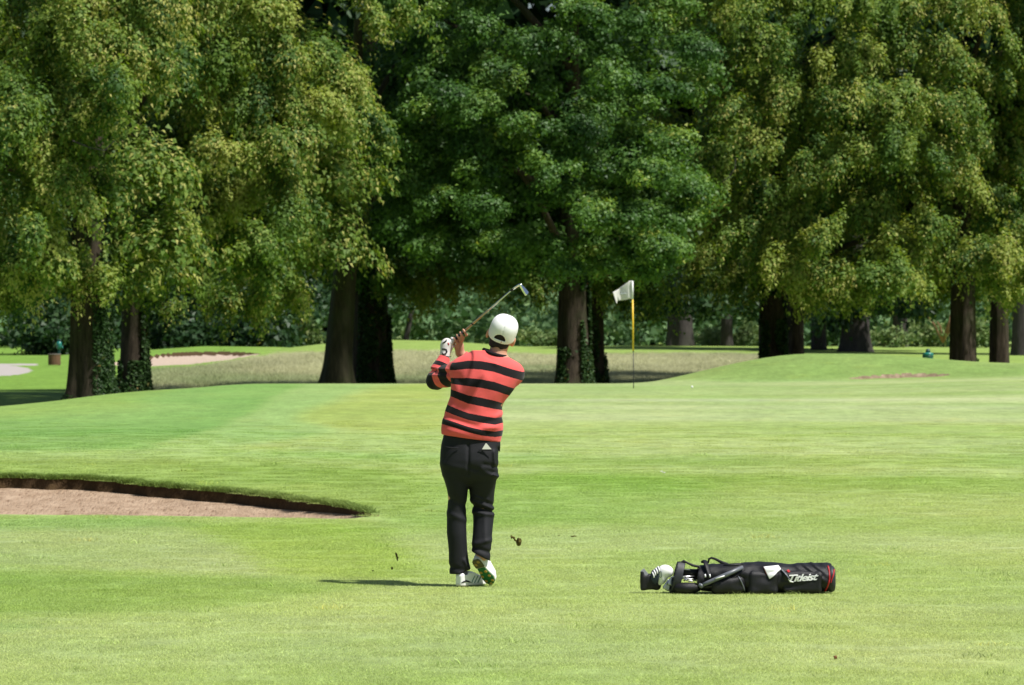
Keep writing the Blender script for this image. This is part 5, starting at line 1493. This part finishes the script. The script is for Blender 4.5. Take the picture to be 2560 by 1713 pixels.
# ---- golf club
M_steel = mat_plain('steel', (.55, .55, .56), .22, .5, 1.0, var=.06)
M_shaft = mat_plain('shaft_bronze', (.42, .33, .24), .3, .5, .85, var=.12, vscale=15)
M_chrome = mat_plain('chrome_head', (.80, .80, .80), .18, .5, 1.0, var=.04)
club = empty('golf_club', tuple(person.location), 'steel golf club held up over the golfer\'s left shoulder', 'golf club')
T0, T1 = GB, H(1279.6, 726, -.24)
dirc = (T1 - T0) / np.linalg.norm(T1 - T0)
obj('grip', MB().tube([GA - (GB - GA) * .08, GA, GB], [.0135, .0132, .0105], 12).mesh('grip'), M_black, club)
obj('grip_ring', MB().tube([GB, GB + dirc * .008], .0108, 12).mesh('grip_ring'), M_steel, club)
mid_ = T0 + (T1 - T0) * .52
sh = obj('shaft', MB().tube([T0, mid_, T1], [.0085, .0065, .0052], 12).mesh('shaft'), M_steel, club)
obj('shaft_band', MB().tube([T0 + dirc * .01, T0 + (mid_ - T0) * .97], [.0090, .0072], 12).mesh('shaft_band'), M_shaft, sh)
obj('step_ring', MB().tube([T0 + (T1 - T0) * .17, T0 + (T1 - T0) * .185], .0098, 12).mesh('step_ring'), M_black, sh)
HB = H(1299, 713.6, -.31)
obj('ferrule', MB().tube([T1 - dirc * .012, T1 + (HB - T1) * .10], [.0066, .0078], 12).mesh('ferrule'), M_black, club)
obj('hosel', MB().tube([T1, T1 * .35 + HB * .65, HB, H(1304, 715, -.315)], [.0068, .0070, .0078, .0085], 12).mesh('hosel'), M_chrome, club)
# wedge blade: thin tapering plate from the hosel to the toe
def blade_sdf(P):
    a, b = H(1301, 714, -.313), H(1318, 737, -.300)
    e = b - a; L = np.linalg.norm(e); e = e / L
    n = np.array([.62, -.45, .5]); n = n - e * n.dot(e); n /= np.linalg.norm(n); s = np.cross(e, n)
    q = np.stack([(P - a) @ e, (P - a) @ s, (P - a) @ n], 1)
    w = np.interp(q[:, 0] / L, [-.1, .1, .5, .9, 1.05], [.009, .014, .022, .028, .020])
    d = np.maximum(np.abs(q[:, 1]) - w, np.abs(q[:, 2]) - (.0035 + .004 * np.clip(q[:, 1] / .03 + .5, 0, 1)))
    return np.maximum(d, np.maximum(-q[:, 0] - .004, q[:, 0] - L))
V, Q = sdf_mesh(blade_sdf, H(1286, 752, -.36), H(1334, 700, -.24), .0022, 1)
obj('head', mesh_np('head', V, Q), M_chrome, club)
# ------------------------------------------------------------------ golf bag lying on the grass
BY = 28.0
BS = FPX / BY
BX0, BZ0 = 1880.0, 1484.5
def Bp(cx, cy, w=0.0):               # from the measuring crop
    sx = 1560 + cx / 4.186; sy = 1370 + cy / 4.186
    return np.array([(sx - BX0) / BS, w, (BZ0 - sy) / BS], np.float32)
bag = empty('golf_bag', ((BX0 - 1280) / FPX * BY, BY, 0.0), 'black stand bag with red piping and white lettering lying on the fairway', 'golf bag')
M_nyl = mat_plain('black_nylon', (.008, .008, .010), .5, .35, var=.3, vscale=8, bump=.3, bscale=300)
M_nyl2 = mat_plain('dark_grey_nylon', (.022, .024, .03), .55, .4, var=.25, vscale=10)
M_red = mat_plain('red_piping', (.40, .018, .022), .5, .35)
M_wh = mat_plain('white_nylon', (.78, .78, .79), .6, .3, var=.05)
M_leg = mat_plain('grey_leg', (.12, .13, .15), .35, .5, var=.1)
bnz = VNoise(55)
def loftx(P, tab, n=2.4):
    T = np.asarray(tab, float)
    x = P[:, 0]
    zb, zt_, yc, yh = [np.interp(x, T[:, 0], T[:, i]) for i in range(1, 5)]
    a = (zt_ - zb) / 2; cz = (zt_ + zb) / 2
    r = ((np.abs(P[:, 2] - cz) / a) ** n + (np.abs(P[:, 1] - yc) / yh) ** n) ** (1 / n)
    return np.maximum((r - 1) * np.minimum(a, yh) * .9, np.maximum(T[0, 0] - x, x - T[-1, 0]))
def X_(cx): return float(Bp(cx, 0)[0])
def Z_(cy): return float(Bp(0, cy)[2])
BODY = [(X_(770), Z_(462), Z_(180), 0, .095), (X_(900), Z_(466), Z_(165), 0, .105), (X_(1150), Z_(470), Z_(160), 0, .115), (X_(1400), Z_(470), Z_(155), 0, .118), (X_(1650), Z_(468), Z_(155), 0, .115), (X_(1830), Z_(466), Z_(160), 0, .11), (X_(1960), Z_(466), Z_(180), 0, .105), (X_(2130), Z_(466), Z_(178), 0, .105), (X_(2150), Z_(462), Z_(188), 0, .10)]
def body_f(P):
    d = loftx(P, BODY)
    dent = (bnz(P * np.array([8, 8, 12]) + 3) - .5) * .026 + (bnz(P * np.array([24, 20, 30])) - .5) * .010
    # diagonal creases near the base and the sag in the middle
    u = P[:, 0] - X_(1950); v = P[:, 2] - Z_(380)
    dent = dent + .005 * np.sin((u * .8 + v) * 120) * np.exp(-(u / .09) ** 2) * (P[:, 1] < 0)
    return d + dent
V, Q = sdf_mesh(body_f, (X_(740), -.16, -.02), (X_(2180), .16, Z_(120)), .006, 1)
bb = obj('tube_body', mesh_np('tube_body', V, Q), M_nyl, bag)
# base end cap
def end_f(P):
    d = loftx(P, [(X_(2140), Z_(464), Z_(185), 0, .10), (X_(2175), Z_(466), Z_(185), 0, .102), (X_(2200), Z_(455), Z_(205), 0, .09), (X_(2208), Z_(430), Z_(235), 0, .07)])
    return d
V, Q = sdf_mesh(end_f, (X_(2120), -.14, -.02), (X_(2230), .14, Z_(150)), .005, 1)
obj('base_cap', mesh_np('base_cap', V, Q), M_nyl2, bag)
def surfs(P, fn, n=26, stop=.10):
    P = np.array(P, np.float32)
    for _ in range(n):
        dd = fn(P)
        P[:, 1] = np.minimum(P[:, 1] + np.where(dd < .0015, 0, np.maximum(dd * .75, .0008)), stop)
    return P
def surfl(pts, fn=None, w0=-.2):
    fn = fn or body_f
    return list(surfs([Bp(x, y, w0) for x, y in pts], fn))
def ribbon(name, pts, r, mat, par, flat=1.0, n=8):
    return obj(name, MB().tube(pts, r, n, flat=flat).mesh(name), mat, par)
def dens_line(pts, k=6):
    o = []
    for (a, b), (c, d) in zip(pts[:-1], pts[1:]):
        for t in np.linspace(0, 1, k, endpoint=False): o.append((a + (c - a) * t, b + (d - b) * t))
    return o + [pts[-1]]
ribbon('piping', surfl(dens_line([(2128, 190), (2138, 250), (2138, 320), (2120, 400), (2095, 455)])), .0055, M_red, bb)
ribbon('piping', surfl(dens_line([(2192, 225), (2180, 280), (2160, 330), (2152, 360)]), end_f), .0045, M_red, bb)
ribbon('piping', surfl(dens_line([(1452, 195), (1480, 260), (1510, 320), (1560, 390), (1590, 440)])), .0035, M_red, bb)
# big side pockets
def pocket(cx0, cx1, y0, y1, depth, name, mat, tilt=0.0):
    def f(P):
        c = (Bp(cx0, y0) + Bp(cx1, y1)) / 2; c[1] = -.095
        hxx = abs(X_(cx1) - X_(cx0)) / 2; hzz = abs(Z_(y1) - Z_(y0)) / 2
        return boxs(P, c, (hxx, depth, hzz), None, min(depth, hzz) * .9) + (bnz(P * np.array([13, 13, 17]) + cx0) - .5) * .024
    V, Q = sdf_mesh(f, (X_(cx0) - .02, -.2, Z_(y1) - .02), (X_(cx1) + .02, .0, Z_(y0) + .02), .005, 1)
    return obj(name, mesh_np(name, V, Q), mat, bb), f
pk1, pf1 = pocket(890, 1260, 300, 482, .045, 'pocket', M_nyl)
pk2, pf2 = pocket(1280, 1610, 230, 486, .040, 'pocket', M_nyl)
pk3, pf3 = pocket(1640, 2060, 240, 466, .030, 'pocket', M_nyl)
def front_fn(P): return np.minimum(np.minimum(body_f(P), pf1(P)), np.minimum(pf2(P), pf3(P)))
def fronts(pts): return surfs([Bp(x, y, -.19) for x, y in pts], front_fn)
ribbon('zip', list(fronts(dens_line([(1185, 290), (1215, 340), (1240, 400), (1262, 470)]))), .0045, M_leg, pk1)
ribbon('seam_edge', list(fronts(dens_line([(1640, 220), (1690, 275), (1722, 320)]))), .012, M_leg, pk3, flat=.3)
# white flap
def patch(name, poly, mat, par, lift=.003, nn=14):
    """filled polygon wrapped on the bag's near side"""
    poly = np.asarray(poly, float); c = poly.mean(0)
    F = []; T = []
    m = len(poly)
    pp = [c + (q - c) * ((k + 1) / nn) for k in range(nn) for q in poly] + [c]
    V = fronts(pp) + np.array([0, -lift, 0]); ci = len(V) - 1
    for j in range(m): T.append((ci, j, (j + 1) % m))
    for k in range(nn - 1):
        for j in range(m): F.append((k * m + j, (k + 1) * m + j, (k + 1) * m + (j + 1) % m, k * m + (j + 1) % m))
    o = obj(name, mesh_np(name, np.array(V), [np.array(F), np.array(T)]), mat, par)
    s = o.modifiers.new('thick', 'SOLIDIFY'); s.thickness = .002
    return o
patch('white_flap', dens_line([(1450, 192), (1520, 185), (1605, 178), (1632, 215), (1590, 250), (1550, 290), (1510, 318), (1480, 260), (1450, 192)], 3)[:-1], M_wh, bb, .004, 8)
patch('red_tab', dens_line([(1690, 228), (1715, 222), (1728, 245), (1705, 252), (1690, 228)], 2)[:-1], M_red, bb, .003, 4)
# lettering: script word in white on the pocket
fc = bpy.data.curves.new('lettering', 'FONT')
fc.body = 'Titleist'; fc.shear = .35; fc.size = .066; fc.offset = .0016; fc.extrude = .0012; fc.space_character = .86; fc.resolution_u = 3
tmp = bpy.data.objects.new('lettering', fc); COL.objects.link(tmp)
dg = bpy.context.evaluated_depsgraph_get(); dg.update()
lm = bpy.data.meshes.new_from_object(tmp.evaluated_get(dg))
bpy.data.objects.remove(tmp)
n = len(lm.vertices); co = np.empty(n * 3, np.float32); lm.vertices.foreach_get('co', co); co = co.reshape(-1, 3)
x0, x1 = co[:, 0].min(), co[:, 0].max()
sxx = (X_(2022) - X_(1712)) / (x1 - x0)
u = (co[:, 0] - x0) * sxx + X_(1712)
v = co[:, 1] * .95 + Z_(346) + (u - X_(1712)) * .065
co2 = surfs(np.stack([u, np.full(n, -.19), v], 1), front_fn)
co2[:, 1] -= .004 + co[:, 2]
lm.vertices.foreach_set('co', co2.ravel()); lm.update()
obj('lettering', lm, M_wh, pk3)
ribbon('underline', list(fronts(dens_line([(1708, 318), (1730, 346), (1760, 350)], 4)) + np.array([0, -.004, 0])), .004, M_wh, pk3)
# throat collar, carry straps, stand legs
def collar_f(P):
    c = Bp(560, 315)
    R = np.array(Matrix.Rotation(.25, 3, 'Y'))
    q = (P - c) @ R
    r = np.hypot(q[:, 1] / .095, q[:, 2] / .115)
    return np.maximum(np.abs(r - .9) * .1 - .011, np.abs(q[:, 0]) - .026)
V, Q = sdf_mesh(collar_f, Bp(470, 480, -.13), Bp(650, 150, .13), .005, 1)
obj('throat_collar', mesh_np('throat_collar', V, Q), M_nyl2, bag)
ribbon('collar_pad', [Bp(520, 415, -.05), Bp(560, 415, -.075), Bp(650, 417, -.08), Bp(740, 415, -.075), Bp(790, 412, -.05)], [.02, .034, .036, .034, .022], M_nyl, bag, 1.0, 12)
ribbon('divider_tube', [Bp(575, 262, .0), Bp(680, 262, .0), Bp(800, 268, .0)], [.022, .024, .026], M_nyl, bag, 1.0, 12)
ribbon('strap', [Bp(545, 215, -.03), Bp(580, 165, -.03), Bp(625, 138, -.03), Bp(665, 160, -.03), Bp(720, 185, -.03), Bp(790, 200, -.03), Bp(840, 290, -.07), Bp(850, 345, -.09)], [.012, .014, .016, .014, .016, .018, .014, .011], M_nyl, bag, .5)
ribbon('strap', [Bp(815, 150, -.02), Bp(845, 140, -.03), Bp(865, 200, -.085), Bp(885, 270, -.105), Bp(890, 330, -.11)], [.018, .021, .020, .017, .015], M_nyl, bag, .45)
ribbon('strap', [Bp(880, 165, .0), Bp(890, 120, .0), Bp(915, 107, .0), Bp(960, 122, .0), Bp(1020, 155, .0), Bp(1080, 180, -.03)], [.006, .007, .007, .008, .010, .014], M_nyl, bag, .4)
ribbon('strap_pad', [Bp(1040, 185, -.05), Bp(1100, 182, -.06), Bp(1180, 178, -.06), Bp(1240, 170, -.05)], [.012, .02, .022, .012], M_nyl, bag, .6)
for x in (840, 888):
    ribbon('strap_clip', [Bp(x, 268, -.122), Bp(x + 4, 300, -.126)], .005, M_wh, bag)
lg = ribbon('stand_leg', [Bp(800, 385, -.125), Bp(870, 355, -.135), Bp(1050, 275, -.145), Bp(1235, 195, -.12)], [.011, .014, .015, .012], M_leg, bag)
ribbon('leg_label', [Bp(945, 312, -.158), Bp(1040, 282, -.160)], .007, M_wh, lg, .6)
ribbon('stand_leg', [Bp(780, 400, -.11), Bp(900, 395, -.12), Bp(1150, 300, -.12), Bp(1250, 220, -.10)], [.009, .011, .011, .009], M_nyl, bag)
ribbon('leg_foot', [Bp(775, 372, -.125), Bp(800, 388, -.128), Bp(812, 405, -.125)], [.010, .016, .012], M_leg, lg)
# clubs in the mouth of the bag, each with its cover or head
def cover(name, label, fn, lo, hi, mat, h=.0045):
    V, Q = sdf_mesh(fn, lo, hi, h, 1)
    r = empty(name, tuple(bag.location), label, 'headcover')
    return r, obj('cover', mesh_np('cover', V, Q), mat, r)
def wc_f(P):
    d = smin(ell(P, Bp(440, 245, -.02), (.050, .042, .040), np.array(Matrix.Rotation(.35, 3, 'Y'))), ell(P, Bp(395, 300, -.02), (.026, .034, .048)), .03)
    return smin(d, cone(P, Bp(400, 330, -.02), Bp(372, 378, -.02), .022, .009), .02)
r, cv = cover('headcover', 'white knitted club headcover at the mouth of the bag', wc_f, Bp(270, 430, -.1), Bp(560, 120, .06), M_wh)
ribbon('dark_sock', [Bp(385, 215, -.02), Bp(340, 270, -.02), Bp(315, 330, -.02), Bp(335, 375, -.02)], [.020, .036, .034, .016], mat_plain('sock_navy', (.05, .06, .09), .9, .1, var=.6, vscale=35), r, 1.0, 12)
for k, (x, y) in enumerate(((352, 195), (330, 212), (310, 232), (295, 255))):
    ribbon('knit_stripe', [Bp(x, y, -.045), Bp(x + 12, y + 25, -.058), Bp(x + 18, y + 55, -.060)], .005, M_wh, r)
ribbon('badge_ring', [Bp(378 + 14 * math.cos(a), 275 + 32 * math.sin(a), -.063 - .004 * math.cos(a)) for a in np.linspace(0, 6.283, 20)], .0022, mat_plain('badge', (.12, .16, .15), .6, .3), r, 1.0, 6)
def bc_f(P):
    d = boxs(P, Bp(245, 360, .0), (.034, .04, .050), np.array(Matrix.Rotation(-.12, 3, 'Y')), .018)
    d = smin(d, boxs(P, Bp(190, 345, .0), (.011, .04, .062), None, .008), .02)
    d = smin(d, cone(P, Bp(270, 350, .0), Bp(340, 400, .0), .04, .03), .02)
    return d
r, cv = cover('headcover', 'black boxy putter cover at the left end of the bag', bc_f, Bp(140, 480, -.08), Bp(400, 190, .08), M_nyl)
ribbon('side_badge', [Bp(176, 330, -.030), Bp(176, 375, -.030)], .007, mat_plain('badge_gold', (.30, .27, .14), .5, .4), cv, .5)
obj('top_panel', MB().box(Bp(215, 262, -.005), (.022, .03, .014), np.array(Matrix.Rotation(.9, 3, 'Y'))).mesh('top_panel', False), mat_plain('grey_panel', (.30, .30, .36), .5, .4), cv)
M_iron = mat_plain('iron_head', (.30, .33, .36), .3, .5, .9, var=.15)
irons = [((470, 330), (432, 405), -.055, 'lowest iron head sticking out under the white headcover'), ((485, 350), (458, 420), -.035, 'iron head between the white headcover and the bag collar'), ((505, 300), (480, 360), -.06, 'iron head nearest the bag collar')]
for k, (a, b, w, lab) in enumerate(irons):
    r = empty('iron_club', tuple(bag.location), lab, 'golf club', 'irons in the bag')
    A, B = Bp(*a, w), Bp(b[0], b[1] + 30, w - .01)
    obj('shaft', MB().tube([A, Bp(620 + 30 * k, 300 + 14 * k, w * .6), Bp(780, 300 + 14 * k, w * .5)], .005, 8).mesh('shaft'), M_steel, r)
    def bl(P, A=A, B=B):
        e = B - A; L = np.linalg.norm(e); e = e / L
        nn_ = np.array([.35, -.9, .1]); nn_ = nn_ - e * nn_.dot(e); nn_ /= np.linalg.norm(nn_); s = np.cross(e, nn_)
        q = np.stack([(P - A) @ e, (P - A) @ s, (P - A) @ nn_], 1)
        w_ = np.interp(q[:, 0] / L, [0, .3, .8, 1], [.009, .014, .024, .020])
        return np.maximum(np.maximum(np.abs(q[:, 1]) - w_, np.abs(q[:, 2]) - .006), np.maximum(-q[:, 0], q[:, 0] - L))
    V, Q = sdf_mesh(bl, np.minimum(A, B) - .04, np.maximum(A, B) + .04, .003, 1)
    obj('head', mesh_np('head', V, Q), M_iron, r)
# strips in the open throat: glints of iron heads and tees painted as colour
for k, (x, y, q) in enumerate(((555, 350, .010), (640, 335, .008), (690, 345, .009), (735, 340, .007))):
    ribbon('mouth_strip', [Bp(x - 18, y + 8, -.05), Bp(x, y - 4, -.052), Bp(x + 22, y + 4, -.05)], q, M_wh if k % 2 == 0 else M_leg, bag, .6)
ribbon('mouth_strip', [Bp(605, 222, -.024), Bp(640, 226, -.026), Bp(690, 230, -.024)], .004, M_wh, bag)
